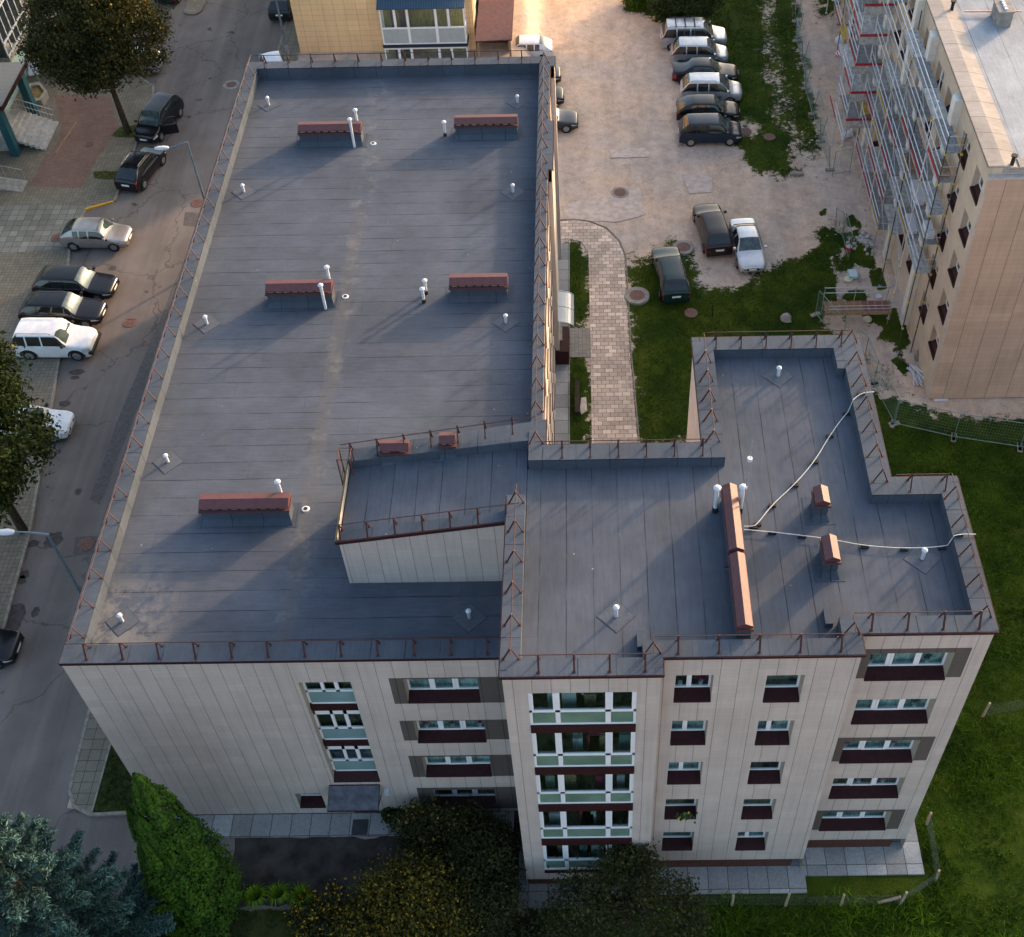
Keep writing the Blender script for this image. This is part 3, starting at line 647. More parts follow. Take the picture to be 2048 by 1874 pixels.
# lower strip foot on the felt upstands, and the channel sheet
MB().bar((9.42, 3.6, RB_(9.5)-.02), (9.42, 7.4, RB_(9.5)-.02), .12, .1).build('gutter', simple('gutter in sunlit tan', (.22, .16, .05), .6, .3), bld)  # the tan of low sun on the gutter is put into its colour
# ---- railings: A-frames on the parapets carrying one tube
def post_mesh(tilt=0.0):
    mb = MB(); mb.bar((0, -.24, 0), (0, .02, .64), .06, .04); mb.bar((0, .26, 0), (0, .03, .62), .04, .03); mb.box(-.06, -.29, 0, .06, -.19, .012); mb.box(-.05, .21, 0, .05, .31, .012); return mb
def railing(a, b, z, out, first=.3, step=1.26, slope=None, ext=(0, 0)):
    """a->b is the foot line, `out` the outward normal angle"""
    a, b = Vector((*a, 0)), Vector((*b, 0)); d = (b-a); L = d.length; d.normalize()
    zf = slope or (lambda x: z)
    n = Vector((math.cos(out), math.sin(out), 0)); top = -n*.02
    p0, p1 = a-d*ext[0], b+d*ext[1]
    o = MB().tube([(p0.x+top.x, p0.y+top.y, zf(p0.x)+.62), (p1.x+top.x, p1.y+top.y, zf(p1.x)+.62)], .018, 6).build('roof_railing', 'rail_red', bld)
    s = first; proto = None
    while s < L:
        p = a+d*s; loc = (p.x, p.y, zf(p.x))
        if proto is None:
            proto = post_mesh().build('post', 'rail_red', o); proto.location = loc; proto.rotation_euler = (0, 0, out+math.pi/2); first_o = proto
        else:
            c = proto.copy(); scene.collection.objects.link(c); c.parent = o; c.location = loc
        s += step
S_, N_, E1, W1 = -math.pi/2, math.pi/2, 0, math.pi
railing((.35, .34), (15.5, .34), H1, S_, first=.55, ext=(.1, 0)); railing((.33, .4), (.33, 37.2), H1, W1, first=.6, ext=(.1, .1)); railing((.3, 37.22), (16.2, 37.22), H1, N_, first=.75, step=1.27); railing((16.26, 8.3), (16.26, 37.1), H1, E1, first=.5, step=1.28)
railing((16.1, -2.36), (20.2, -2.36), H2, S_, first=.6, step=1.1); railing((15.82, -2.3), (15.82, 4.3), H2, W1, first=.2, step=1.24, ext=(0, .15)); railing((20.3, -1.75), (26.5, -1.75), H2, S_, first=.75, step=1.27); railing((26.6, -1.0), (30.8, -1.0), H2, S_, first=.6, step=1.13)
railing((20.28, -2.3), (20.28, -1.8), H2, E1, first=.35); railing((26.58, -1.7), (26.58, -1.05), H2, E1, first=.35)
railing((30.83, -.9), (30.83, 4.6), H2, E1, first=.1, step=1.2); railing((28.9, 4.6), (30.7, 4.6), H2, N_, first=.55, step=1.2); railing((28.5, 4.7), (28.5, 11.75), H2, E1, first=.1, step=1.15); railing((22.9, 11.75), (28.4, 11.75), H2, N_, first=.4, step=.96); railing((22.8, 6.5), (22.8, 11.7), H2, W1, first=.25, step=1.0); railing((16.5, 6.36), (22.7, 6.36), H2, N_, first=.9, step=1.0); railing((16.48, 6.3), (16.48, 7.6), H2, E1, first=.5)
railing((9.5, 3.75), (15.6, 3.75), 0, S_, first=.1, step=.98, slope=lambda x: BT(x)-.28, ext=(.3, .35)); railing((9.5, 7.3), (16.4, 7.55), 0, N_, first=.1, step=1.0, slope=lambda x: min(BT(x), H2), ext=(.25, 0))
# ladder up the end of the stair head
ld = MB()
for yy in (6.3, 6.85): ld.tube([(9.3, yy, R1Z), (9.3, yy, 16.25), (9.75, yy, 16.25), (9.75, yy, 15.4)], .025)
for k in range(12): ld.tube([(9.3, 6.3, R1Z+.3+k*.3), (9.3, 6.85, R1Z+.3+k*.3)], .014)
for xx in (9.3, 9.75): ld.tube([(xx, 6.3, 16.25), (xx, 6.85, 16.25)], .02)
ld.build('ladder', 'rail_red', bld)
M['grille'] = simple('ochre vent blocks', (.32, .26, .16), .8, .2, var=.3)
# ---- chimneys: felt clad base, red sheet metal cap with a row of vents
def chimney(x0, y0, x1, y1, z, hb=.66, along='x'):
    mb = MB(); mb.box(x0, y0, z-.1, x1, y1, z+hb)
    s = .28 if along == 'x' or abs(y1-y0) < 1 else .13
    mb.prism([(x0-s, y0-s), (x1+s, y0-s), (x1+s, y1+s), (x0-s, y1+s)], z-.02, z+.012)
    for q in (((x0-s*.3, y0-s*.75), (x1+s*.3, y0-s*.75), (x1, y0), (x0, y0)),): mb.quad((*q[0], z+.01), (*q[1], z+.01), (x1, y0-.002, z+.2), (x0, y0-.002, z+.2))
    b = mb.build('chimney', 'felt_edge', bld)
    o = .06; c = MB()
    c.box(x0-o, y0-o, z+hb-.03, x1+o, y1+o, z+hb+.07)                    # tray
    c.box(x0+.05, y0+.06, z+hb+.07, x1-.05, y1-.05, z+hb+.2, 1)             # dark vent zone
    h0, h1 = z+hb+.2, z+hb+.34
    if along == 'x':
        ym = (y0+y1)/2+.02
        A, B_, C_ = (y0-.02, h0), (ym, h1+.02), (y1+.02, h1-.03)
        for (ya, za), (yb, zb) in ((A, B_), (B_, C_)): c.quad((x0-.03, ya, za), (x1+.03, ya, za), (x1+.03, yb, zb), (x0-.03, yb, zb))
        c.quad((x0-.03, y0-.02, h0-.03), (x1+.03, y0-.02, h0-.03), (x1+.03, y0-.02, h0), (x0-.03, y0-.02, h0)); c.quad((x0-.03, y1+.02, h0-.1), (x1+.03, y1+.02, h0-.1), (x1+.03, y1+.02, h1-.03), (x0-.03, y1+.02, h1-.03))
        for xx in (x0-.03, x1+.03): c.quad((xx, A[0], h0-.03), (xx, *A), (xx, *B_), (xx, *C_), (xx, C_[0], h0-.1))
    else:
        xm = (x0+x1)/2
        A, B_, C_ = (x0-.02, h0), (xm, h1+.02), (x1+.02, h0+.02)
        for (ya, za), (yb, zb) in ((A, B_), (B_, C_)): c.quad((ya, y0-.03, za), (ya, y1+.03, za), (yb, y1+.03, zb), (yb, y0-.03, zb))
        for xx, ht in ((x0-.02, h0), (x1+.02, h0+.02)): c.quad((xx, y0-.03, h0-.1), (xx, y1+.03, h0-.1), (xx, y1+.03, ht), (xx, y0-.03, ht))
        for yy in (y0-.03, y1+.03): c.quad((A[0], yy, h0-.1), (A[0], yy, A[1]), (B_[0], yy, B_[1]), (C_[0], yy, C_[1]), (C_[0], yy, h0-.1))
    c.build('chimney_cap', ['red_metal', 'black'], b, fix=True)
    v = MB(); n = max(2, int((x1-x0)/.36)) if along == 'x' else 0
    for k in range(n):
        xx = x0+.2+(x1-x0-.4)*k/max(1, n-1); v.box(xx-.12, y0+.02, z+hb+.09, xx+.12, y0+.05, z+hb+.165)
    if n: v.build('vent_grille', 'grille', b)
    return b
for x0, x1, y in ((3.8, 6.95, 30.75), (11.75, 14.92, 31.1), (4.12, 7.0, 18.65), (12.28, 14.8, 18.85), (3.58, 6.92, 6.48)): chimney(x0, y, x1, y+.62, R1Z)
for x, y0, y1 in ((22.95, 1.72, 4.4), (22.95, -1.24, 1.5)): chimney(x, y0, x+.46, y1, R2Z, along='y')
for x, y0, y1 in ((26.05, 3.6, 4.25), (26.05, 1.25, 2.15)): chimney(x, y0, x+.46, y1, R2Z, .68, along='y')
for x0, x1 in ((10.75, 11.75), (12.95, 13.48)): chimney(x0, 7.0, x1, 7.42, BT(x0)-.45, .55)
# ---- short soil vents and tall flues
def vent(x, y, z, h=.40, skirt=True, r=.062, cap=.10, dark=0):
    h *= .88+.24*random.random()
    b = MB().tube([(x, y, z), (x, y, z+h)], r, 10).build('vent_pipe', 'white', bld, smooth=True)
    MB().disc((x, y), cap, z+h, z+h+.05, 12, r2=cap*1.02).disc((x, y), cap, z+h+.05, z+h+.12, 12, r2=cap*.35).build('vent_cowl', 'pipe_cap', b, smooth=True)
    if dark: MB().tube([(x, y, z), (x, y, z+dark)], r*1.35, 10).build('pipe_collar', 'black', b)
    if skirt:
        s = .62; mb = MB().prism([(x-s, y), (x, y-s), (x+s, y), (x, y+s)], z-.01, z+.014); mb.build('felt_flashing', 'felt_patch', b); s += .03; MB().prism([(x-s, y), (x, y-s), (x+s, y), (x, y+s)], z-.01, z+.008).build('flashing_edge', 'felt_lip', b)
M['felt_patch'] = simple('felt patch', (.084, .096, .117), .95, .15, var=.14, scale=8)
M['felt_lip'] = simple('bitumen edge', (.055, .062, .074), .95, .15)
for x, y in ((1.55, 34.4), (14.83, 34.2), (1.52, 26.94), (14.82, 26.55), (1.53, 17.53), (14.78, 17.3), (1.51, 9.55), (1.49, 2.06), (13.98, 2.0)): vent(x, y, R1Z)
for x, y in ((19.16, -.26), (25.62, 10.45), (29.47, 1.84)): vent(x, y, R2Z, .45)
for x, y, h, dk in ((6.58, 30.5, 1.55, 0), (6.72, 31.5, 1.7, 0), (11.18, 31.33, .75, .2), (6.68, 18.4, 1.5, 0), (6.85, 19.4, 1.5, 0), (11.12, 19.27, .75, .2), (11.06, 18.7, .75, .2), (6.55, 7.25, 1.5, 0)): vent(x, y, R1Z, h, False, .066, .12, dk)
for x, y, h in ((22.7, 3.97, 1.3), (23.57, 3.95, 1.3)): vent(x, y, R2Z, h, False, .078, .13, .25)
for x, y in ((7.5, 30.78), (7.46, 19.17), (7.38, 7.06)):
    d = MB().disc((x, y), .16, R1Z, R1Z+.03, 16, r2=.13).build('roof_drain', 'white', bld); MB().disc((x, y), .085, R1Z+.02, R1Z+.034, 12).build('drain_hole', 'black', d)
for (x, y) in ((20.05, -1.2), (26.1, -.45)):   # felt cricket where the parapet steps
    MB().prism([(x-.25, y-.35), (x, y-.35), (x, y+.25), (x-.25, y+.25)], R2Z-.01, R2Z+.24).build('roof_upstand', 'felt_edge', bld)
# ---- windows of the long block
rooms = ['curtain', 'room_dark', 'curtain', 'room_dark']
for k, h in enumerate(MW): window(h[0], h[1], h[2]+.09, h[3], 0, DEP, (.33, .67), ['curtain', 'curtain', 'curtain', 'room_dark'][k], sash=(1,), flower=[(.12, 'flowers'), (.5, 'plant'), (.9, 'flowers')] if k == 1 else None)
units = [(9.48, 11.5), (6.7, 9.05), (4.08, 6.28)]
for k, (z0, z1) in enumerate(units):          # stairwell glazing, three units with maroon spandrels
    f = MB(); x0, x1 = STAIR[:2]; y0, y1 = .31, .38
    zp = z0+.86; zt_ = z1-(.08 if k == 0 else .36)
    for q in ((x0, z0, x1, z0+.09), (x0, zp, x1, zp+.12), (x0, zt_, x1, z1), (x0, z0, x0+.08, z1), (x1-.08, z0, x1, z1), (x0+.62, zp, x0+.74, z1), (x0+1.12, zp, x0+1.26, z1)): f.box(q[0], y0, q[1], q[2], y1, q[3])
    o = f.build('stair_window', 'pvc', bld); MB().box(x0+.06, y0+.02, zp+.1, x1-.06, y0+.035, zt_+.01).build('pane', 'glass', o); MB().box(x0+.07, y0+.015, z0+.07, x1-.07, y0+.03, zp+.02).build('teal_panel', 'teal_panel', o)
    MB().box(x0, .6, z0, x1, .65, z1).build('interior', 'room_dark', o)
    s0 = units[k+1][1] if k < 2 else STAIR[2]-.06
    MB().prism([(x0+.004, -.04 if k == 2 else .25), (x1-.004, -.04 if k == 2 else .25), (x1-.004, .379), (x0+.004, .379)], s0+.01, lambda x, y: (z0-.002) if y > .3 else (s0+.1 if k == 2 else z0-.03)).build('spandrel', 'maroon', o)
window(BASE[0], BASE[1], BASE[2]+.09, BASE[3], 0, DEP, (), 'room_dark')
# entrance canopy of glass with its door, lamp box
cn = MB(); x0, x1 = 7.72, 9.72
g = G('dusty canopy glass'); M['canopy_glass'] = g.out(g.gain((.075, .078, .095, 1), g.step(g.noise(3, 4), .3, .7, .6, 1.4)), .2, .5)
cn.prism([(x0, -.95), (x1, -.95), (x1, 0), (x0, 0)], lambda x, y: 3.17+(y+.95)*.34, lambda x, y: 3.2+(y+.95)*.34); c = cn.build('entrance_canopy', 'canopy_glass', bld)
fr = MB(); fr.bar((x0, -.95, 3.17), (x1, -.95, 3.17), .06); [fr.bar((xx, -.96, 3.16), (xx, 0, 3.48), .05) for xx in (x0, x1)]; fr.bar((x0, -.02, 3.5), (x1, -.02, 3.5), .05); [fr.bar((xx, -.05, 2.7), (xx, -.9, 3.15), .03) for xx in (x0+.02, x1-.02)]; fr.build('canopy_frame', 'maroon', c)
d = MB().box(8.35, -.02, .9, 9.35, .03, 2.95).build('door', 'dark_iron', bld); MB().box(8.45, -.05, 1.9, 8.5, -.02, 2.1).build('handle', 'zinc', d)
MB().box(9.85, -.14, 2.75, 10.05, 0, 3.1).build('lamp_box', 'white', bld)
MB().box(8.3, -.95, ZL+.09, 8.95, -.3, ZL+.12).build('door_mat', 'dark_iron', bld)
# tower glazing
for k, (z0, z1) in enumerate([(13.15, 15.28), (10.13, 12.72), (7.21, 9.68), (4.2, 6.72), (1.25, 3.72)]):
    x0, x1 = TG[:2]; y0, y1 = TY+.03, TY+.1; zb, zm = z0+.09, z0+.82; f = MB()
    for q in ((x0, z0, x1, zb), (x0, z1-.06, x1, z1), (x0, zm, x1, zm+.14), (x0, zb, x0+.09, z1), (x1-.09, zb, x1, z1), (x0+.84, zb, x0+1.0, z1), (x0+2.46, zb, x0+2.64, z1)): f.box(q[0], y0, q[1], q[2], y1, q[3])
    for a, b in ((x0+.09, x0+.84), (x0+2.64, x1-.09)):
        for q in ((a, zm+.12, a+.06, z1-.06), (b-.06, zm+.12, b, z1-.06), (a+.06, zm+.12, b-.06, zm+.19)): f.box(q[0], y0-.03, q[1], q[2], y0-.001, q[3])
    o = f.build('bay_window', 'pvc', bld); MB().box(x0+.05, y0+.02, zm+.1, x1-.05, y0+.035, z1-.03).build('pane', 'glass', o); MB().box(x0+.05, y0+.02, zb-.02, x1-.05, y0+.035, zm+.02).build('green_panel', 'green_panel', o)
    i = MB(); i.box(x0, TY+1.7, z0, x1, TY+1.75, z1); i.box(x0, TY+.2, z0-.05, x1, TY+1.7, z0+.02); i.build('interior', 'room', o)
    random.seed(40+k)
    for q in range(4):                        # things standing behind the glass
        xx = x0+.2+random.random()*3; ww = .25+random.random()*.4; it = MB().box(xx, TY+.5, z0+.02, min(xx+ww, x1), TY+.9, zm+.25+random.random()*.4); it.build('furniture', ['wood', 'white', 'curtain', 'teal_panel', 'flowers'][(q+k*2) % 5], o)
    if k < 4: z2 = [12.72, 9.68, 6.72, 3.72][k]; MB().box(x0+.004, TY-.05, z2+.003, x1-.004, TY+.1, z0-.003).build('spandrel', 'maroon', o)
    else: MB().box(x0+.004, TY-.05, z0-.2, x1-.004, TY+.1, z0-.003).build('spandrel', 'maroon', o)
for k, h in enumerate(B2): window(h[0], h[1], h[2]+.09, h[3], SY, DEP, (.42,) if k < 3 else (), ['room_dark', 'curtain', 'curtain', 'room', 'curtain'][k], flower=[(.2, 'plant'), (.75, 'flowers')] if k == 0 else None)
for k, h in enumerate(C2): window(h[0], h[1], h[2]+.09, h[3], SY, DEP, () if k in (0, 2, 3) else (.4,), ['room_dark', 'curtain', 'room_dark', 'room', 'curtain'][k], flower=[(.5, 'plant')] if k == 1 else None)
for k, h in enumerate(D2): window(h[0], h[1], h[2]+.09, h[3], RY, DEP, (.3, .66), ['curtain']*5 and ['curtain', 'curtain', 'curtain', 'room', 'curtain'][k], sash=(1,), flower=[[(.1, 'plant'), (.8, 'plant')], [(.85, 'plant')], [(.1, 'flowers'), (.75, 'flowers')], [(.45, 'flowers'), (.8, 'flowers')], None][k])
fb = MB(); random.seed(3)
for _ in range(60):
    p = Vector((21.85+random.gauss(0, .16), SY-.05+random.gauss(0, .06), 4.85+random.gauss(0, .1))); s = .05; fb.quad(p+Vector((-s, 0, 0)), p+Vector((0, -s, 0)), p+Vector((s, 0, .02)), p+Vector((0, s, .03)), m=0 if random.random() < .8 else 1)
fb.box(21.55, SY+.0, 4.68, 22.15, SY+.14, 4.8, m=2)
fb.build('flower_box', ['plant', simple('yellow blooms', (.6, .45, .05)), 'maroon'], bld)
for h in EH:                                   # courtyard side windows
    if h[1] > 9: window(h[0], h[1], h[2]+.05, h[3], 16.51 if h[1] < 27.4 else 16.53, .33, (.5,), 'room_dark', axis='x', sgn=1)
# courtyard entrance: curved polycarbonate canopy, maroon door screen
ca = [P(*C8(a, b, 850, 400, 4.032), 2.6) for a, b in ((1078, 745), (1200, 770), (1200, 1000), (1075, 1000))]
ya, yb, xo = ca[2][1], ca[0][1]-.1, ca[1][0]
mb = MB(); n = 8; pr = [(16.55+(xo-16.55)*math.sin(t*math.pi/2/n), 2.35+.45*math.cos(t*math.pi/2/n)) for t in range(n+1)]
for (a, za), (b, zb) in zip(pr[:-1], pr[1:]): mb.quad((a, ya, za), (b, ya, zb), (b, yb, zb), (a, yb, za)); mb.quad((a, ya, za+.02), (b, ya, zb+.02), (b, yb, zb+.02), (a, yb, za+.02))
c = mb.build('entrance_canopy', simple('milky polycarbonate', (.36, .38, .40), .25, .5, var=.06, scale=2), bld)
fr = MB()
for yy in (ya, (ya+yb)/2, yb): fr.tube([(a, yy, z+.03) for a, z in pr], .025)
fr.build('canopy_frame', 'zinc', c)
s = [P(*C8(a, b, 850, 400, 4.032), ZR+1.1) for a, b in ((1075, 1020), (1160, 1020), (1160, 1222), (1075, 1225))]
mb = MB(); mb.box(16.52, s[2][1], ZR, s[1][0], s[0][1], ZR+1.1); mb.build('porch_screen', 'maroon', bld); MB().box(16.53, s[2][1]+.9, ZR+1.1, 16.9, s[0][1]-.1, ZR+1.16).build('porch_ledge', 'concrete', bld)

# ---- lightning protection: mast and two wires on rubber feet
lc = thing('lightning_conductor', 'thin lightning mast with two pale wires snaking over the right hand roof on black feet', 'lightning rod', (23.6, 3.3, R2Z))
def rel(pts): return [(x-23.6, y-3.3, z) for x, y, z in pts]
MB().tube(rel([(23.6, 3.66, 0), (23.62, 3.7, 2.2)]), .018, 6).tube(rel([(23.62, 3.7, 2.2), (23.66, 3.8, 3.9)]), .01, 5).build('mast', 'zinc', lc)
MB().disc((.03, .45), .09, 3.0, 3.12, 10).build('mast_ball', 'white', lc)
L1 = [(23.63, 3.24), (23.95, 3.23), (24.11, 3.35), (24.7, 4.16), (25.59, 5.05), (26.43, 6.1), (27.15, 7.33), (27.91, 8.41), (28.47, 8.96), (28.95, 8.99)]
L2 = [(23.61, 3.1), (24.58, 2.98), (25.57, 2.81), (26.52, 2.64), (27.63, 2.34), (28.93, 2.21), (30.21, 2.25), (30.72, 2.42), (31.26, 2.4)]
def smooth(p, k=3):
    p = [Vector((*q, 0)) for q in p]
    for _ in range(k):
        r = [p[0]]
        for a, b in zip(p[:-1], p[1:]): r += [a*.75+b*.25, a*.25+b*.75]
        p = r+[p[-1]]
    return p
for L, zr in ((L1, lambda x, y: .1 if x < 28.1 else .58), (L2, lambda x, y: .1 if x < 30.45 else .58)):
    MB().tube([(q.x-23.6, q.y-3.3, zr(q.x, q.y)) for q in smooth(L, 2)], .016, 6).build('wire', simple('pale wire', (.62, .60, .54), .5, .4), lc)
    for x, y in L[1:-1]: MB().box(x-23.6-.13, y-3.3-.06, zr(x, y)-.1, x-23.6+.13, y-3.3+.05, zr(x, y)-.015).build('wire_foot', 'black', lc)
# ================================================================ PARKED CARS
M['tyre'] = simple('tyre rubber', (.02, .02, .021), .85, .2, var=.2, scale=20)
M['rim'] = simple('alloy rim', (.42, .43, .45), .35, .5, .7, var=.2, scale=20)
M['car_glass'] = simple('dark car glass', (.012, .016, .017), .04, .7, var=.3, scale=2)
M['screen_glass'] = simple('paler mottled windscreen', (.05, .075, .072), .05, .8, var=.5, scale=2.5)  # paler, more mottled tint than the other car glass
M['trim'] = simple('black car trim', (.016, .016, .017), .5, .3, var=.1)
M['headlight'] = simple('headlamp', (.55, .58, .6), .08, .6, .2, var=.1)
M['taillight'] = simple('red tail lamp', (.33, .012, .012), .15, .6, var=.1)
M['plate'] = simple('number plate', (.75, .75, .74), .4, .4, var=.05)
M['plate_blue'] = simple('blue plate band', (.02, .06, .35), .4, .4)
M['chrome'] = simple('bright strip', (.6, .6, .62), .15, .5, .9, var=.05)
def paint(name, col, metal=.25, rough=.3):
    g = G(name); v = g.step(g.noise(2.5, 4), .3, .7, .9, 1.08)
    m = g.out(g.gain((*col, 1), v), rough if max(col) > .1 else .22, .4 if max(col) > .1 else .3, metal if max(col) > .1 else 0, .8 if max(col) > .1 else .25); M[name] = m; return name
PA = {k: paint('car paint '+k, c, mt) for k, c, mt in (('white', (.72, .73, .74), 0), ('silver', (.40, .42, .44), .5), ('pale silver', (.50, .52, .54), .4), ('warm silver', (.33, .30, .28), .5), ('black', (.008, .008, .010), .1), ('dark blue', (.010, .022, .042), .2),
      ('dark green', (.006, .028, .028), .2), ('grey', (.13, .14, .135), .5), ('gunmetal', (.035, .04, .045), .3), ('brown black', (.018, .009, .008), .2), ('teal black', (.010, .020, .022), .2))}
# stations: (x fraction from nose, zone).  zone h hood, w windscreen foot, r roof, b rear glass foot, t tail
STY = dict(
    sedan=dict(L=4.5, W=1.74, H=1.42, hood=.80, cowl=.29, r0=.44, r1=.68, rb=.845, tail=.97, deck=.98, tumble=.72),
    hatch=dict(L=4.15, W=1.73, H=1.48, hood=.82, cowl=.26, r0=.41, r1=.77, rb=.955, tail=.99, deck=.98, tumble=.74),
    wagon=dict(L=4.75, W=1.80, H=1.50, hood=.82, cowl=.28, r0=.42, r1=.85, rb=.965, tail=.99, deck=.98, tumble=.74),
    mpv=dict(L=4.35, W=1.76, H=1.66, hood=.90, cowl=.21, r0=.38, r1=.86, rb=.97, tail=.99, deck=1.02, tumble=.76),
    van=dict(L=4.95, W=1.95, H=1.75, hood=.92, cowl=.21, r0=.37, r1=.91, rb=.975, tail=.99, deck=1.05, tumble=.78),
    suv=dict(L=4.5, W=1.84, H=1.82, hood=1.08, cowl=.29, r0=.40, r1=.93, rb=.985, tail=.995, deck=1.12, tumble=.82))
def make_car(label, style, col, rear_w, front_w=None, z=ZR, near=-1, end=None, cat='car', name='parked_car', group='parked cars', yaw=None, scale=1.0, rails=False, door=False, roofstripes=False, strip=False, cladding=False, L=None):
    """placed by the ground contacts of two wheels as measured in the photo"""
    s = dict(STY[style]); L = s['L'] if L is None else L; W, H = s['W'], s['H']
    fo, ro = .85, .80                          # overhangs
    a = Vector(P(*rear_w, z)[:2]+(0,)) if False else Vector((*P(*rear_w, z)[:2], 0)); b = Vector((*P(*front_w, z)[:2], 0)) if front_w else None
    if end is None:                            # side seen: rear wheel, front wheel on the near side
        d = (b-a).normalized() if yaw is None else Vector((math.cos(R(yaw)), math.sin(R(yaw)), 0)); n = Vector((-d.y, d.x, 0)); n *= 1 if n.y > 0 else -1
        c = (a+b)/2 + n*(W/2) if b is not None else a+d*(L/2-ro)+n*(W/2)
        c = c + d*((fo-ro)/2)
    else:                                      # end seen: left and right lower corners in the photo
        t = (b-a).normalized(); d = Vector((-t.y, t.x, 0))   # points away from the camera
        if end == 'front': c = (a+b)/2 + d*(L/2); d = -d
        else: c = (a+b)/2 + d*(L/2)
        if yaw is not None: d = Vector((math.cos(R(yaw)), math.sin(R(yaw)), 0))
    root = thing(name, label, cat, (c.x, c.y, z+.035), math.atan2(d.y, d.x), group)
    HW = W/2; hood, cowl, r0, r1, rb, tail, deck, tw = (s[k] for k in ('hood', 'cowl', 'r0', 'r1', 'rb', 'tail', 'deck', 'tumble'))
    belt = hood+.12 if style != 'suv' else hood+.04
    st = []
    def rows(f, wid, zb, ztop, wtop, cabin, sill=.24):
        x = (.5-f)*L
        if cabin:
            q = [(wid*.95, sill), (wid, .52), (wid*.975, zb), (wtop*1.02, ztop-.10), (wtop*.94, ztop-.03), (wtop*.55, ztop+.0), (0, ztop+.012)]
        else:
            q = [(wid*.94, sill), (wid, .50), (wid*.985, ztop-.13), (wid*.93, ztop-.05), (wid*.80, ztop-.012), (wid*.42, ztop+.012), (0, ztop+.022)]
        st.append((x, [(y*HW, zz) for y, zz in q]))
    # nose
    nz = hood-.12
    rows(0, .66, 0, nz-.16, .6, False, .30); rows(.012, .80, 0, nz-.05, .7, False, .26); rows(.045, .92, 0, nz+.02, .8, False); rows(.10, .985, 0, hood-.05, .85, False); rows((.10+cowl)/2, 1.0, 0, hood, .85, False)
    rows(cowl, 1.0, belt-.04, hood+.10, .86, False)
    i_w0 = len(st)-1
    rows(r0, 1.0, belt, H-.02, tw, True); i_r0 = len(st)-1
    B_ = r0+(r1-r0)*(.36 if style != 'sedan' else .48)
    pil = [B_] + ([r0+(r1-r0)*.74] if style != 'sedan' else [])
    for q in pil: rows(q-.010, 1.0, belt+.01, H, tw, True); rows(q+.010, 1.0, belt+.01, H, tw, True)
    rows(r1, .99, belt+.03, H-.03, tw*.98, True); i_r1 = len(st)-1
    if style == 'sedan':
        rows(rb, .98, belt, deck+.03, .8, False); i_rb = len(st)-1; rows(.94, .96, 0, deck, .8, False); rows(.985, .90, 0, deck-.06, .75, False); rows(1.0, .80, 0, deck-.25, .7, False)
    else:
        rows(rb, .955, belt, deck+.06, .82, False); i_rb = len(st)-1; rows(.995, .92, 0, deck-.1, .8, False); rows(1.0, .86, 0, deck-.28, .76, False)
    # refine the section grid: rounded across, monotone cubic along the car
    def pchip(xk, yk, xq):
        h = np.diff(xk); d = np.diff(yk)/h; m = np.zeros(len(xk))
        for k in range(1, len(xk)-1):
            if d[k-1]*d[k] > 0: w1, w2 = 2*h[k]+h[k-1], h[k]+2*h[k-1]; m[k] = (w1+w2)/(w1/d[k-1]+w2/d[k])
        m[0], m[-1] = d[0], d[-1]; i = np.clip(np.searchsorted(xk, xq, side='right')-1, 0, len(h)-1); t = (xq-xk[i])/h[i]
        return (2*t**3-3*t**2+1)*yk[i]+(t**3-2*t**2+t)*h[i]*m[i]+(-2*t**3+3*t**2)*yk[i+1]+(t**3-t**2)*h[i]*m[i+1]
    SR, K = 3, 7
    A = np.array([[q for q in r[1]] for r in st]); xk = -np.array([r[0] for r in st]); nS = len(st)
    fine = []
    for k in range(K-1):
        p0, p1, p2, p3 = A[:, max(k-1, 0)], A[:, k], A[:, k+1], A[:, min(k+2, K-1)]
        if k == K-2: p3 = A[:, k]*[-1, 1]
        for q in range(SR):
            t = q/SR; tn_ = .32; m1, m2 = (p2-p0)*tn_, (p3-p1)*tn_
            fine.append((2*t**3-3*t**2+1)*p1+(t**3-2*t**2+t)*m1+(-2*t**3+3*t**2)*p2+(t**3-t**2)*m2)
    fine.append(A[:, K-1]); fine = np.stack(fine, 1)
    xq, par = [], []
    for i in range(nS-1):
        n_ = 1 if xk[i+1]-xk[i] < .13 else (5 if xk[i+1]-xk[i] > .5 else 3)
        for q in range(n_): xq.append(xk[i]+(xk[i+1]-xk[i])*q/n_); par.append(i)
    xq.append(xk[-1]); xq = np.array(xq); KK = fine.shape[1]
    FY = np.stack([pchip(xk, fine[:, k, 0], xq) for k in range(KK)], 1); FZ = np.stack([pchip(xk, fine[:, k, 1], xq) for k in range(KK)], 1)
    names = {'body': MB(), 'windscreen': MB(), 'rear_window': MB(), 'side_window': MB(), 'headlight': [MB(), MB()], 'taillight': [MB(), MB()]}
    swin = [MB(), MB()]
    pill = set(); base = i_r0+1
    for k in range(len(pil)): pill.add(base+2*k)
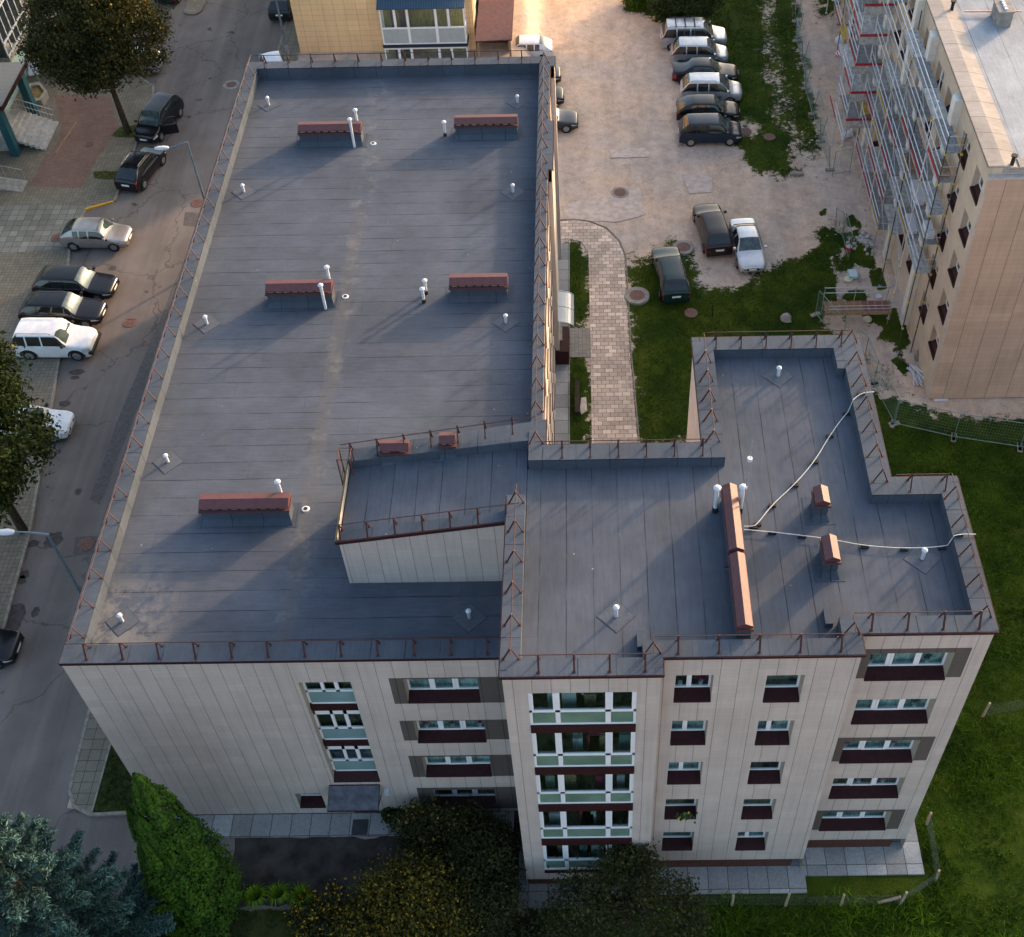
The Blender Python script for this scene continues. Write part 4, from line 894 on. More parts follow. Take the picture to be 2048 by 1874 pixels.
    for j in range(len(xq)-1):
        i = par[j]
        for side in (1, -1):
            for k in range(KK-1):
                r = k//SR
                q = [(-xq[j], side*FY[j, k], FZ[j, k]), (-xq[j+1], side*FY[j+1, k], FZ[j+1, k]), (-xq[j+1], side*FY[j+1, k+1], FZ[j+1, k+1]), (-xq[j], side*FY[j, k+1], FZ[j, k+1])]
                tgt = names['body']; sd_ = 0 if side > 0 else 1
                if i == i_w0 and (r >= 4): tgt = names['windscreen']
                elif i == i_w0 and r == 2: tgt = swin[sd_]
                elif i_r0 <= i < i_r1 and r == 2 and i not in pill: tgt = swin[sd_]
                elif i == i_r1 and r >= 4: tgt = names['rear_window']
                elif i == i_r1 and r == 2 and style in ('wagon', 'van', 'suv', 'mpv'): tgt = swin[sd_]
                elif i in (1, 2) and k in (4, 5): tgt = names['headlight'][sd_]
                elif i == nS-2 and r == 1: tgt = names['taillight'][sd_]
                elif i == nS-3 and r == (1 if style == 'sedan' else 2): tgt = names['taillight'][sd_]
                tgt.quad(*(q if side > 0 else q[::-1]))
    body = names['body']
    for e in (0, -1):                          # close both ends and the floor
        rr = list(zip(FY[e], FZ[e])); x = st[e][0]
        pol = [(x, y, zz) for y, zz in rr]+[(x, -y, zz) for y, zz in rr[-2::-1]]; body.quad(*(pol if e == 0 else pol[::-1]))
    pc = PA[col]
    bo = body.build('body', pc, root, smooth=True)
    names['windscreen'].build('windscreen', 'screen_glass' if end != 'rear' else 'car_glass', root, smooth=True); names['rear_window'].build('rear_window', 'car_glass', root, smooth=True)
    for q in swin: q.build('side_window', 'car_glass', root, smooth=True)
    for q in names['headlight']: q.build('headlight', 'headlight', root, smooth=True)
    for q in names['taillight']: q.build('taillight', 'taillight', root, smooth=True)
    tb = MB().box(-L/2+.25, -HW*.86, .16, L/2-.25, HW*.86, .26)
    tb.box(-L/2+.05, -HW*.8, .26, -L/2+.3, HW*.8, .34).box(L/2-.3, -HW*.78, .24, L/2-.02, HW*.78, .36)
    tb.box(L/2-.06, -.36, .36, L/2+.012, .36, .56)
    if cladding: tb.box(-L/2-.06, -HW*.9, .42, -L/2+.2, HW*.9, .62).box(L/2-.2, -HW*.9, .4, L/2+.1, HW*.9, .62)
    tb.build('bumper', 'trim', root, bevel=.02)
    mr = [MB(), MB()]; xm = (.5-cowl-.035)*L
    for sgn, q in ((1, mr[0]), (-1, mr[1])): q.box(xm-.08, sgn*(HW-.02) if sgn > 0 else -HW-.18, belt-.0, xm+.08, HW+.18 if sgn > 0 else -HW+.02, belt+.15); q.build('mirror', pc if col not in ('white',) else 'trim', root, bevel=.04)
    for e, x in (('f', L/2+.012), ('r', -L/2-.002)):
        zz = .42 if e == 'f' else .62
        q = MB().box(x-.02, -.26, zz, x+.012, .26, zz+.12); o = q.build('number_plate', 'plate', root); MB().box(x-.018, .2 if e == 'f' else -.255, zz+.004, x+.014, .255 if e == 'f' else -.2, zz+.116).build('plate_band', 'plate_blue', o)
    wr = .37 if style == 'suv' else .315
    for xx in (L/2-fo, -L/2+ro):
        for sgn in (1, -1):
            y1 = sgn*(HW+.015); y0 = sgn*(HW-.19)
            if cladding:
                ar = MB(); n = 12
                for k in range(n):
                    t0, t1 = math.pi*k/n, math.pi*(k+1)/n; r_, r2_ = wr+.02, wr+.13
                    ar.quad(*[(xx+rd*math.cos(t), sgn*(HW+.02), wr-.03+rd*math.sin(t)) for rd, t in ((r_, t0), (r2_, t0), (r2_, t1), (r_, t1))])
                    ar.quad(*[(xx+r2_*math.cos(t), yy, wr-.03+r2_*math.sin(t)) for yy, t in ((sgn*(HW+.02), t0), (sgn*(HW-.05), t0), (sgn*(HW-.05), t1), (sgn*(HW+.02), t1))])
                ar.build('wheel_arch', 'trim', root)
            w0 = MB(); n = 18
            prof = [(y0, wr*.7), (y0, wr*.96), (y0+sgn*.02, wr), (y1-sgn*.03, wr), (y1, wr*.94), (y1, wr*.68), (y1-sgn*.03, wr*.64)]
            for (ya, ra), (yb, rb_) in zip(prof[:-1], prof[1:]):
                for k in range(n):
                    t0, t1 = 2*math.pi*k/n, 2*math.pi*(k+1)/n
                    w0.quad(*[(xx+rd*math.cos(t), yy, wr+rd*math.sin(t)) for yy, rd, t in ((ya, ra, t0), (ya, ra, t1), (yb, rb_, t1), (yb, rb_, t0))])
            dk = MB(); dk.quad(*[(xx+(wr+.055)*math.cos(2*math.pi*k/n), sgn*(HW-.008), wr+.01+(wr+.055)*math.sin(2*math.pi*k/n)) for k in range(n)])
            if not cladding: dk.build('wheel_arch', 'trim', root, fix=False)
            o = w0.build('wheel', 'tyre', root, smooth=True)
            q = MB(); yd = y1-sgn*.007
            for k in range(5):
                t = 2*math.pi*k/5+.3; c0, s0 = math.cos(t), math.sin(t); e0 = .055
                q.quad(*[(xx+a_*c0-b_*s0, yd, wr+a_*s0+b_*c0) for a_, b_ in ((.0, -e0), (wr*.62, -e0*1.6), (wr*.62, e0*1.6), (0, e0))])
            for k in range(n):
                t0, t1 = 2*math.pi*k/n, 2*math.pi*(k+1)/n
                q.quad(*[(xx+rd*math.cos(t), yd, wr+rd*math.sin(t)) for rd, t in ((wr*.58, t0), (wr*.68, t0), (wr*.68, t1), (wr*.58, t1))])
            q.build('rim', 'rim', o, fix=False); q = MB(); q.quad(*[(xx+wr*.66*math.cos(2*math.pi*k/n), yd-sgn*.011, wr+wr*.66*math.sin(2*math.pi*k/n)) for k in range(n)]); q.build('brake_disc', 'trim', o, fix=False)
    if rails:
        for sgn in (1, -1):
            MB().tube([((.5-r0-.05)*L, sgn*HW*tw*.9, H+.0), ((.5-r0-.09)*L, sgn*HW*tw*.9, H+.06), ((.5-r1+.06)*L, sgn*HW*tw*.9, H+.06), ((.5-r1+.02)*L, sgn*HW*tw*.9, H-.01)], .018, 6).build('roof_rail', 'chrome' if rails == 'bright' else 'trim', root)
    if roofstripes:
        q = MB()
        for f in (.5, .64, .78): q.box((.5-f)*L-.04, -HW*tw*.95, H+.05, (.5-f)*L+.04, HW*tw*.95, H+.09)
        q.build('roof_bars', 'trim', root)
    if strip:
        q = MB()
        for sgn in (1, -1): q.bar(((.5-cowl-.02)*L, sgn*(HW*.98+.003), belt-.01), ((.5-r1-.03)*L, sgn*(HW*.975+.003), belt+.03), .02, .03)
        q.build('window_strip', 'chrome', root)
    if door:
        hx = (.5-cowl-.03)*L; q = MB(); a_ = R(62); ln = 1.05
        def dp(t, zz, o=0): return (hx-ln*t*math.cos(a_)+o*math.sin(a_), HW+ln*t*math.sin(a_)+o*math.cos(a_), zz)
        for o in (0, .07): q.quad(dp(0, .3, o), dp(1, .3, o), dp(1, belt, o), dp(0, belt, o))
        for t in (0, 1): q.quad(dp(t, .3, 0), dp(t, .3, .07), dp(t, belt, .07), dp(t, belt, 0))
        q.quad(dp(0, belt, 0), dp(1, belt, 0), dp(1, belt, .07), dp(0, belt, .07)); q.bar(dp(0, belt, .03), dp(.55, H-.12, .03), .05); q.bar(dp(.55, H-.12, .03), dp(1, H-.1, .03), .05); q.bar(dp(1, H-.1, .03), dp(1, belt, .03), .05)
        o = q.build('open_door', pc, root, fix=True); MB().quad(dp(.05, belt, .03), dp(.97, belt, .03), dp(.97, H-.13, .03), dp(.56, H-.14, .03)).build('door_window', 'glass', o, fix=False)
    return root
A4 = (0, 400, 4.032); A0 = (0, 0, 4.032); YD = (1200, 0, 4.032); YE = (1200, 400, 4.032); F5 = (900, 0, 5.04); S8 = (0, 800, 4.032); N2 = (450, 0, 4.032)
def c(a, b, q): return C8(a, b, *q)
make_car('white off-roader with black wheel arches parked nose to the street', 'suv', 'white', c(262, 1300, A4), c(632, 1302, A4), Z0, cladding=True, rails=True, cat='off-roader', L=4.35)
make_car('glossy black estate car between the white off-roader and another black estate', 'wagon', 'black', c(275, 1030, A4), c(715, 1040, A4), Z0, rails=True, strip=True)
make_car('glossy black estate car, upper of the two beside the street, next to empty space', 'wagon', 'black', c(395, 815, A4), c(797, 830, A4), Z0, strip=True)
make_car('silver beige hatchback parked half on the grey slabs near the yellow kerb', 'hatch', 'warm silver', c(605, 415, A4), c(930, 418, A4), Z0)
make_car('black hatchback seen from behind beside the narrow grass strip', 'hatch', 'black', c(1003, 1575, A0), c(1200, 1570, A0), Z0, end='rear', strip=True, rails='bright', L=4.3, yaw=76)
make_car('black minivan with its driver door open at the kerb under the big tree', 'mpv', 'black', c(1140, 1185, A0), c(1342, 1180, A0), Z0, end='front', door=True, yaw=-104, cat='minivan', L=4.5)
make_car('grey minivan parked behind the big tree at the left', 'mpv', 'grey', c(325, 595, A0), c(325+335, 590, A0), ZP, cat='minivan')
make_car('silver estate car half hidden by the big tree crown, tail to the street', 'wagon', 'silver', c(1185, 620, A0), c(870, 620, A0), Z0, yaw=180)
make_car('dark car near the traffic island at the top edge of the photo', 'wagon', 'teal black', c(1285, 60, A0), c(1450, 55, A0), Z0, end='rear', yaw=84)
make_car('dark teal estate car beside the ochre building at the top', 'wagon', 'teal black', c(378, 195, N2), c(550, 190, N2), Z0, end='rear', yaw=88)
make_car('silver car peeping over the far roof edge behind the railing', 'hatch', 'pale silver', c(290, 770, N2), c(500, 760, N2), Z0, end='front', yaw=-70)
make_car('white saloon sticking out from under the maple at the left', 'sedan', 'white', c(90, 350, S8), c(362, 348, S8), Z0)
make_car('black car whose nose shows at the left edge low in the photo', 'hatch', 'black', (-102, 1338), (-12, 1339), Z0)
# the row in the yard
make_car('long silver minivan with bars on its roof, topmost of the yard row', 'van', 'silver', c(598, 413, YD), c(915, 405, YD), ZR, cat='minivan', roofstripes=True, rails=True)
make_car('pale silver compact minivan, second from the top of the yard row', 'mpv', 'silver', c(650, 545, YD), c(945, 545, YD), ZR, cat='minivan', L=4.2)
make_car('black saloon with bright window strip, third from the top of the yard row', 'sedan', 'black', c(668, 690, YD), c(1020, 690, YD), ZR, strip=True, L=4.75)
make_car('white roofed silver minivan between two black cars in the yard row', 'mpv', 'pale silver', c(745, 845, YD), c(1040, 845, YD), ZR, cat='minivan', rails=True)
make_car('black hatchback, second from the bottom of the yard row', 'hatch', 'black', c(705, 1005, YD), c(1030, 1002, YD), ZR, L=4.4)
make_car('dark blue minivan with silver wheels, lowest of the yard row', 'mpv', 'dark blue', c(738, 1185, YD), c(1037, 1180, YD), ZR, cat='minivan', L=4.3)
make_car('near black estate car seen from behind on the dirt beside a pale ringed manhole', 'wagon', 'brown black', c(808, 478, YE), c(1005, 482, YE), ZR, end='rear', yaw=97, L=4.7)
make_car('old silver saloon facing the camera at the edge of the lawn', 'sedan', 'pale silver', c(1135, 618, YE), c(1318, 608, YE), ZR, end='front', yaw=-86, L=4.45)
make_car('dark green estate car seen from behind on the lawn beside the footpath', 'wagon', 'dark green', c(480, 860, YE), c(706, 850, YE), ZR, end='rear', yaw=96, rails=True, L=4.7)
# beside the long block's far end
make_car('black saloon whose bonnet shows beyond the roof edge, nearest of three', 'sedan', 'gunmetal', c(1108-300, 1350, F5), c(1108, 1345, F5), ZR, L=4.6)
make_car('black car with pale bonnet reflection, middle of three noses beyond the roof edge', 'sedan', 'black', c(980-300, 1100, F5), c(980, 1095, F5), ZR)
make_car('black car showing only a sliver of nose, farthest of three beyond the roof edge', 'sedan', 'black', c(955-300, 880, F5), c(955, 875, F5), ZR)
make_car('white hatchback behind the far roof corner by the lean-to', 'hatch', 'white', c(900, 640, F5), c(620, 640, F5), ZR, yaw=180)
# ================================================================ NEIGHBOURING BUILDINGS
# ---- building under renovation on the right
rb = thing('renovated_building', 'tall beige and brown building on the right behind scaffolding, pale flat roof', 'building', (37.12, 24.3, ZR))
bx0, by0, bt = 37.12, 24.29, 15.05
RBH = []
for k in range(5):
    z = 1.97+2.63*k
    for yy in (24.9, 27.7, 31.6, 34.0, 37.3, 41.3, 43.4, 46.6, 50.6, 53.0, 56.5, 60, 63, 66.5, 70): RBH.append((yy, yy+1.4, z, z+1.33))
SB, SX = 50.2, 2.0     # the far part of the block stands back
mb = MB(); facade(mb, by0+.15, SB, ZR, bt-.1, [h for h in RBH if h[1] < SB], bx0, .42, axis='x', sgn=-1); facade(mb, SB, 84, ZR, bt-.1, [h for h in RBH if h[0] > SB], bx0+SX, .42, axis='x', sgn=-1)
mb.quad((bx0, SB, ZR), (bx0+SX, SB, ZR), (bx0+SX, SB, bt-.1), (bx0, SB, bt-.1)); mb.quad((bx0+SX, 84, ZR), (75, 84, ZR), (75, 84, bt-.1), (bx0+SX, 84, bt-.1)); mb.quad((75, by0+.2, ZR), (75, 84, ZR), (75, 84, bt-.1), (75, by0+.2, bt-.1)); mb.quad((bx0, by0+.2, .2), (75, by0+.2, .2), (75, by0+.2, bt-.1), (bx0, by0+.2, bt-.1))
def child(o): o.matrix_parent_inverse = o.parent.matrix_world.inverted() if False else Matrix.Translation(-o.parent.location); return o
M['rb_wall'] = simple('cream rendered wall', (.52, .435, .335), .9, .2, var=.1, scale=1.2)
child(mb.build('wall', ['rb_wall', 'rb_wall', 'render_beige'], rb, fix=False))
child(MB().box(bx0-.03, by0-.1, ZR+.1, 75, by0+.14, 14.5).build('gable_cladding', 'clad_gable', rb))
child(MB().box(bx0-.06, by0-.14, 14.5, 75, by0+.2, 14.56).box(bx0-.1, by0-.12, ZR+.1, bx0-.032, by0+.0, 14.49).build('gable_trim', simple('pale corner trim', (.45, .40, .36), .6, .3), rb))
M['rb_membrane'] = felt('pale grey roof membrane', 'x', (.29, .31, .335), 1.5, .3); M['rb_edge'] = felt('pinkish concrete coping', 'y', (.30, .275, .255), 1.3, .2)
child(MB().quad((38.4, by0+.9, bt-.22), (75, by0+.9, bt-.22), (75, 83.5, bt-.22), (39.2, 83.5, bt-.22), (39.2, SB, bt-.22), (38.4, SB, bt-.22)).build('roof', 'rb_membrane', rb))
pq = MB(); pq.prism([(bx0-.12, by0+.16), (bx0+.62, by0+.16), (bx0+.62, SB), (bx0-.12, SB)], bt-.1, bt); pq.prism([(bx0+.62, by0+.16), (38.5, by0+.16), (38.5, SB), (bx0+.62, SB)], bt-.4, lambda x, y: bt-.02 if x < 38 else bt-.2)
pq.prism([(38.5, by0+.16), (75, by0+.16), (75, by0+.95), (38.5, by0+.95)], bt-.4, bt-.14); child(pq.build('parapet', 'rb_edge', rb))
child(MB().bar((bx0-.14, by0+.2, bt-.04), (bx0-.14, SB, bt-.04), .03, .07).build('drip_edge', 'dark_iron', rb))
for h in RBH: child(window(h[0], h[1], h[2]+.18, h[3], bx0+(SX if h[0] > SB else 0), .40, (), 'room_dark', axis='x', sgn=-1, parent=rb, fw=.08, drop=.3))
for yy in (30.2, 36.1, 39.75, 45.7, 49.3): child(MB().prism([(bx0-.001, yy), (bx0-.001, yy+.75), (bx0-.42, yy+.55), (bx0-.42, yy-.05)], ZR, bt-.3).build('wall_fin', simple('white insulation board', (.66, .64, .58), .8, .2, var=.08), rb))
for x, y, s in ((*P(1995, 52, bt-.2)[:2], 1),):
    cB = MB().box(x-.1, y-.1, bt-.25, x+.65, y+1.15, bt+.6); o = child(cB.build('chimney', 'concrete', rb)); MB().box(x-.14, y-.14, bt+.6, x+.69, y+1.19, bt+.68).build('chimney_cap', 'rb_edge', o)
    q = MB(); [q.disc((x+.27, y+.12+.28*k), .1, bt+.68, bt+.76, 10) for k in range(4)]; q.build('chimney_hole', 'white', o)
child(MB().box(39.6, 43.3, bt-.3, 46, 44.6, bt+1.0).build('roof_hatch', 'rb_edge', rb))
for px in ((1903, 22), (2023, 332)):
    x, y = P(*px, bt-.2)[:2]; o = child(MB().tube([(x, y, bt-.25), (x, y, bt+.35)], .09, 10).build('vent_pipe', 'black', rb, smooth=True)); MB().disc((x, y), .15, bt+.35, bt+.42, 12).build('vent_cowl', 'black', o); MB().disc((x, y), .34, bt-.22, bt-.2, 14).build('felt_flashing', 'rb_edge', o)
p = P(1982, 20, bt); child(MB().tube([(p[0]-1.4, p[1], bt-.05), (p[0]+1.6, p[1]-.1, bt-.05)], .05).build('roof_pole', simple('pinkish pole', (.6, .4, .36), .6, .3), rb))

# ---- scaffolding
sc = thing('scaffolding', 'steel scaffolding with plank decks and red toe boards along the cream wall', 'scaffolding', (36.5, 28, ZR))
M['deck'] = simple('galvanised deck planks', (.40, .40, .39), .55, .4, .2, var=.35, scale=5); M['red_board'] = simple('red painted toe board', (.34, .022, .03), .6, .3, var=.35, scale=4); M['yellow_board'] = simple('worn yellow ply', (.42, .30, .08), .8, .2, var=.3, scale=3)
M['steel_light'] = simple('bright steel tube', (.62, .64, .66), .4, .5, .2, var=.1); M['coupler'] = simple('yellow coupler', (.55, .42, .04), .6, .3, var=.2); M['deck_b'] = simple('grey worn deck planks', (.24, .235, .23), .7, .3, .0, var=.3, scale=5)
LV = [1.5, 3.5, 5.5, 7.5, 9.5, 11.5, 13.3]; BY = [27.9+2.85*k for k in range(16)]
random.seed(11)
OX = lambda i: SX if i >= 8 else 0.0   # follows the set back
def ab(mb, name, mat, **k): return child(mb.build(name, mat, sc, **k))
for i, y in enumerate(BY):
    for x in ((36.05, 36.85) if i < 6 else (35.15+OX(i), 36.0+OX(i), 36.85+OX(i))):
        top = LV[-1]+1.1 if (x > 36.5+OX(i) or random.random() < .7) else LV[-1]-1
        if i >= 6 and x < 35.5+OX(i): top = 11+random.random()*3
        sp_ = MB().tube([(x, y, ZR), (x, y, top)], .033, 6)
        for zc in LV: sp_.box(x-.06, y-.06, zc-.12, x+.06, y+.06, zc-.02, 1) if zc < top else None
        ab(sp_, 'standard', [random.choice(['steel_light', 'steel_light', 'zinc', 'dark_iron']), 'coupler'])
        q = MB().box(x-.09, y-.09, ZR-.02, x+.09, y+.09, ZR+.02)
        ab(q, 'base_plate', 'zinc')
nd = 0
for li, z in enumerate(LV):
    for i in range(15):
        a, b = BY[i]+.04, BY[i+1]-.04
        if li == 0 and i in (0, 1, 2): continue
        if random.random() < .2: continue
        o_ = OX(i); d = MB(); gaps = (36.08, 36.33, 36.345, 36.58, 36.595, 36.83); [d.box(gaps[2*k]+o_, a, z-.05, gaps[2*k+1]+o_, b, z) for k in range(3)]
        if i >= 6 and (i == 6 or random.random() < .38): [d.box(g0+o_, a, z-.052, g0+o_+.26, b, z-.002) for g0 in (35.18, 35.46, 35.72)]
        if nd < 98: ab(d, 'deck', 'deck' if random.random() < .6 else 'deck_b'); nd += 1
        if random.random() < (.5 if 0 < li < 6 else .25): ab(MB().box((36.06 if i < 6 else 35.14)+o_, a, z, (36.085 if i < 6 else 35.165)+o_, b, z+.16), 'toe_board', 'red_board' if random.random() < .75 else 'yellow_board')
        if random.random() < .1: ab(MB().box(36.3, a+.4, z+.005, 36.7, a+1.3+random.random(), z+.05+random.random()*.4), 'stacked_boards', random.choice(['yellow_board', 'white', 'wood', 'teal_panel']))
    n0 = 0 if li > 1 else 3
    for h in (.5, 1.0):
        ab(MB().tube([(36.02, BY[n0], z+h), (36.02, BY[6], z+h)], .027, 5).tube([(35.12, BY[6], z+h), (35.12, BY[7]+.6, z+h)], .027, 5).tube([(35.12+SX, BY[8], z+h), (35.12+SX, BY[-1], z+h)], .027, 5), 'guard_rail', 'steel_light')
        ab(MB().tube([(36.05, BY[n0]-.03, z+h), (36.85, BY[n0]-.03, z+h)], .022, 5), 'end_rail', 'zinc')
    for x in (36.05, 36.85): ab(MB().tube([(x, BY[n0], z-.06), (x, BY[7]+.6, z-.06)], .022, 5).tube([(x+SX, BY[8], z-.06), (x+SX, BY[-1], z-.06)], .022, 5), 'ledger', 'zinc')
    e = BY[6]-.06
    if 1 <= li <= 6: ab(MB().box(35.1, e-.03, z, 36.95, e, z+.16), 'toe_board', 'red_board'); ab(MB().box(35.1, e-.05, z-.55, 36.9, e-.01, z-.02), 'end_board', 'deck')
for i in range(0, 15, 1):
    for li in range(6):
        if (i+li) % 2 == 0 and random.random() < .8:
            x = 36.0 if i < 6 else 35.1+OX(i);
            if i == 7: continue
            ab(MB().tube([(x, BY[i], LV[li]), (x, BY[i+1], LV[li+1])], .02, 5), 'brace', 'zinc')
for li in range(6): # inclined ladders in the wider part
    y = BY[7]+(li % 2)*.9; q = MB()
    for dx in (0, .4): q.tube([(35.3+dx, y, LV[li]), (35.3+dx, y+1.6, LV[li+1])], .02, 5)
    for k in range(7): q.tube([(35.3, y+1.6*k/7, LV[li]+(LV[li+1]-LV[li])*k/7), (35.7, y+1.6*k/7, LV[li]+(LV[li+1]-LV[li])*k/7)], .014, 4)
    ab(q, 'ladder', 'zinc')
for i in range(6, 15):
    for li in range(7): ab(MB().tube([(35.15+OX(i), BY[i], LV[li]-.05), (36.85+OX(i), BY[i], LV[li]-.05)], .02, 5), 'transom', 'zinc')
# ---- ochre building at the top
yb = thing('ochre_building', 'ochre tiled apartment building with glazed balconies at the top of the photo', 'building', (0, 58.6, ZL))
yw = MB(); yw.box(-2.4, 58.6, 0, 10.5, 78, 14); child(yw.build('wall', 'clad_yellow', yb))
child(MB().box(-2.45, 58.55, 14, 10.55, 78, 14.2).build('roof', 'dark_iron', yb))
ye = simple('peach rendered wall', (.52, .40, .26), .9, .2, var=.06)  # sunlight on this side is put into the colour as a peach tone
child(MB().box(10.502, 58.9, .2, 10.53, 77.5, 13.9).build('sunlit_side', ye, yb))
for yy in (60.3, 63.4, 66.4):
    for z in (1.9, 4.8, 7.7):
        o = child(MB().box(10.5, yy, z, 10.56, yy+1.5, z+1.5).build('window', 'pvc', yb)); MB().box(10.52, yy+.1, z+.1, 10.575, yy+1.4, z+1.4).build('pane', 'car_glass', o)
child(MB().tube([(10.62, 61.9, .2), (10.62, 61.9, 13.9)], .06, 8).build('drainpipe', 'dark_iron', yb))
for z0, z1, top in ((2.05, 4.95, True), (-1.1, 1.75, False)):
    b = MB(); x0, x1, y0, y1 = 4.0, 10.0, 57.4, 58.6
    o = child(MB().box(x0-.06, y0-.05, z0-.22, x1+.06, y1, z0).build('balcony', simple('navy balcony slab', (.018, .024, .045), .5, .3), yb))
    zm = z0+1.22; f = MB()
    for q in ((x0, z0, x1, z0+.09), (x0, zm, x1, zm+.12), (x0, z1-.09, x1, z1)): f.box(q[0], y0, q[1], q[2], y0+.08, q[3])
    xs_ = [x0, x0+1.95, x0+3.95, x1]
    for k, xx in enumerate(xs_): f.box(max(x0, xx-.09), y0+.001, z0+.09, min(x1, xx+.09), y0+.079, z1-.09)
    for xx in (x0+1.05, x0+4.85): f.box(xx-.09, y0+.002, zm+.12, xx+.09, y0+.078, z1-.09)
    for yy in (y1-.09,): f.box(x0, yy, z0, x0+.08, y1, z1); f.box(x1-.08, yy, z0, x1, y1, z1)
    for xx in (x0, x1-.08): f.box(xx, y0+.08, z0, xx+.08, y1-.09, z0+.09); f.box(xx, y0+.08, zm, xx+.08, y1-.09, zm+.1); f.box(xx, y0+.08, z1-.09, xx+.08, y1-.09, z1)
    f.build('balcony_frame', 'pvc', o); MB().box(x0+.05, y0+.03, zm+.1, x1-.05, y0+.045, z1-.05).build('pane', 'glass', o); MB().box(x0+.05, y0+.03, z0+.07, x1-.05, y0+.045, zm+.02).build('grey_panel', 'grey_panel', o)
    i = MB(); i.box(x0+.1, y1-.15, z0, x1-.1, y1-.02, z1); i.box(x0+.1, y0+.1, z0+.0, x1-.1, y1, z0+.03); i.build('interior', 'room_yellow', o)
    q = MB(); q.box(x0+.75, y0+.2, z0+.05, x0+1.1, y0+.5, z1-.4); q.box(x0+1.35, y0+.25, z0+.05, x0+1.7, y0+.5, z1-.3); q.build('furniture', 'dark_iron', o)
    if top:
        r_ = MB(); g = G('blue corrugated roof'); X_ = g.xyz()[0]; g.bump(g.line(X_, .18, .06), .8, .03); g.out(g.gain((.032, .085, .15, 1), g.step(g.line(X_, .18, .06), 0, 1, 1.15, .75)), .5, .4); r_.prism([(x0-.12, y0-.2), (x1+.06, y0-.2), (x1+.06, y1), (x0-.12, y1)], lambda x, y: z1+.02+(y-y0)*.4, lambda x, y: z1+.1+(y-y0)*.4); r_.build('balcony_roof', g.m, o)
# lean-to
ln = thing('lean_to_shed', 'low lean-to with dark plum roof against the ochre building', 'shed', (12, 58, 0))
M['plum'] = simple('plum roofing', (.075, .036, .043), .8, .2, var=.2, scale=4)
child(MB().prism([(10.7, 56.3), (13.25, 57.3), (13.25, 75), (10.7, 75)], lambda x, y: 2.75-(x-10.7)*.2, lambda x, y: 2.85-(x-10.7)*.2).build('roof', 'plum', ln))
child(MB().box(12.9, 58.2, ZR, 13.05, 75, 2.3).build('wall', 'wood', ln)); q = MB(); q.box(13.0, 57.35, ZR, 13.15, 57.5, 2.3); q.box(10.8, 56.6, ZR, 10.95, 56.75, 2.7); child(q.build('post', 'wood', ln))
child(MB().box(10.8, 59.5, ZR, 12.9, 59.6, 2.4).build('dark_backing', 'black', ln))  # black sheet standing in for the shade inside the opening
st = thing('entrance_steps', 'grey concrete landing and steps beside the plum roofed lean-to', 'steps', (13.9, 63, ZR))
child(MB().box(13.2, 62.0, ZR-.1, 14.3, 64.2, ZR+.25).box(13.2, 64.3, ZR-.1, 14.4, 66.3, ZR+.6).box(13.2, 66.4, ZR-.1, 14.5, 69, ZR+.75).build('landing', 'concrete', st)); child(MB().box(14.32, 61.9, ZR-.1, 14.42, 70, ZR+.12).build('edging', 'kerb', st))
# ---- teal building at the upper left
tb = thing('teal_building', 'pale teal building with glazed bay and ribbed porch roof at upper left', 'building', (-22, 52, ZP))
M['teal'] = simple('pale teal render', (.33, .47, .45), .85, .2, var=.08); M['teal_dark'] = simple('dark teal paint', (.018, .085, .105), .7, .3, var=.15)
child(MB().box(-40, 38, ZL, -21.8, 57.1, 12).build('wall', 'teal', tb))
o = child(MB().box(-21.8, 53.0, 3.9, -20.95, 57.6, 4.25).box(-21.8, 53.0, 9, -20.95, 57.6, 9.3).build('bay', 'concrete', tb))
f = MB()
for z in (4.25, 5.2, 7.2, 8.9): f.box(-21.02, 53.0, z, -20.94, 57.6, z+.12)
for k in range(6): f.box(-21.03, 53.0+k*.9, 4.25, -20.95, 53.1+k*.9, 9)
f.build('bay_frame', 'white', o); MB().box(-21.7, 53.05, 4.25, -21.0, 57.55, 9).build('pane', 'car_glass', o)
g = G('ribbed porch roofing'); yy_ = g.xyz()[1]; rb_ = g.line(yy_, .16, .03); g.out(g.gain((.23, .225, .23, 1), g.step(rb_, 0, 1, 1.05, .6)), .7, .3)
o = child(MB().prism([(-26, 46.2), (-19.15, 46.2), (-19.15, 51.4), (-26, 51.4)], lambda x, y: 4.75, lambda x, y: 4.9).build('porch_roof', g.m, tb)); MB().bar((-19.12, 46.1, 4.78), (-19.12, 51.5, 4.78), .06, .3).bar((-26, 46.15, 4.78), (-19.1, 46.15, 4.78), .06, .3).build('fascia', 'maroon', o)
for y in (46.55, 51.0): child(MB().box(-19.95, y-.28, ZP, -19.45, y+.28, 4.74).build('porch_column', 'teal_dark', tb))
stp = thing('staircase', 'wide pale concrete staircase descending from the teal porch to the red paving', 'stairs', (-19, 48.5, ZP))
q = MB(); n = 8
for k in range(n): q.box(-20.3 if k == n-1 else -17.85-.32*(k+1), 46.95, ZP-.05+(0 if k == 0 else .145*k), -17.85-.32*k, 50.1, ZP+.145*(k+1))
q.box(-23, 46.95, ZP, -20.3, 50.1, ZP+.145*n); child(q.build('step', simple('pale step concrete', (.40, .39, .37), .9, .2, var=.2), stp))
for y in (47.0, 50.05):
    q = MB(); a, b = Vector((-17.95, y, ZP+.15)), Vector((-20.4, y, ZP+1.16)); up = Vector((0, 0, .95)); q.tube([a+up, b+up], .025).tube([a+up*.5, b+up*.5], .018)
    for k in range(12): p_ = a+(b-a)*k/11; q.tube([p_, p_+up], .014 if k % 4 else .022, 5)
    child(q.build('handrail', 'zinc', stp))
rp = thing('wheelchair_ramp', 'railed ramp along the dark wall below the porch', 'ramp', (-19.5, 44, ZP))
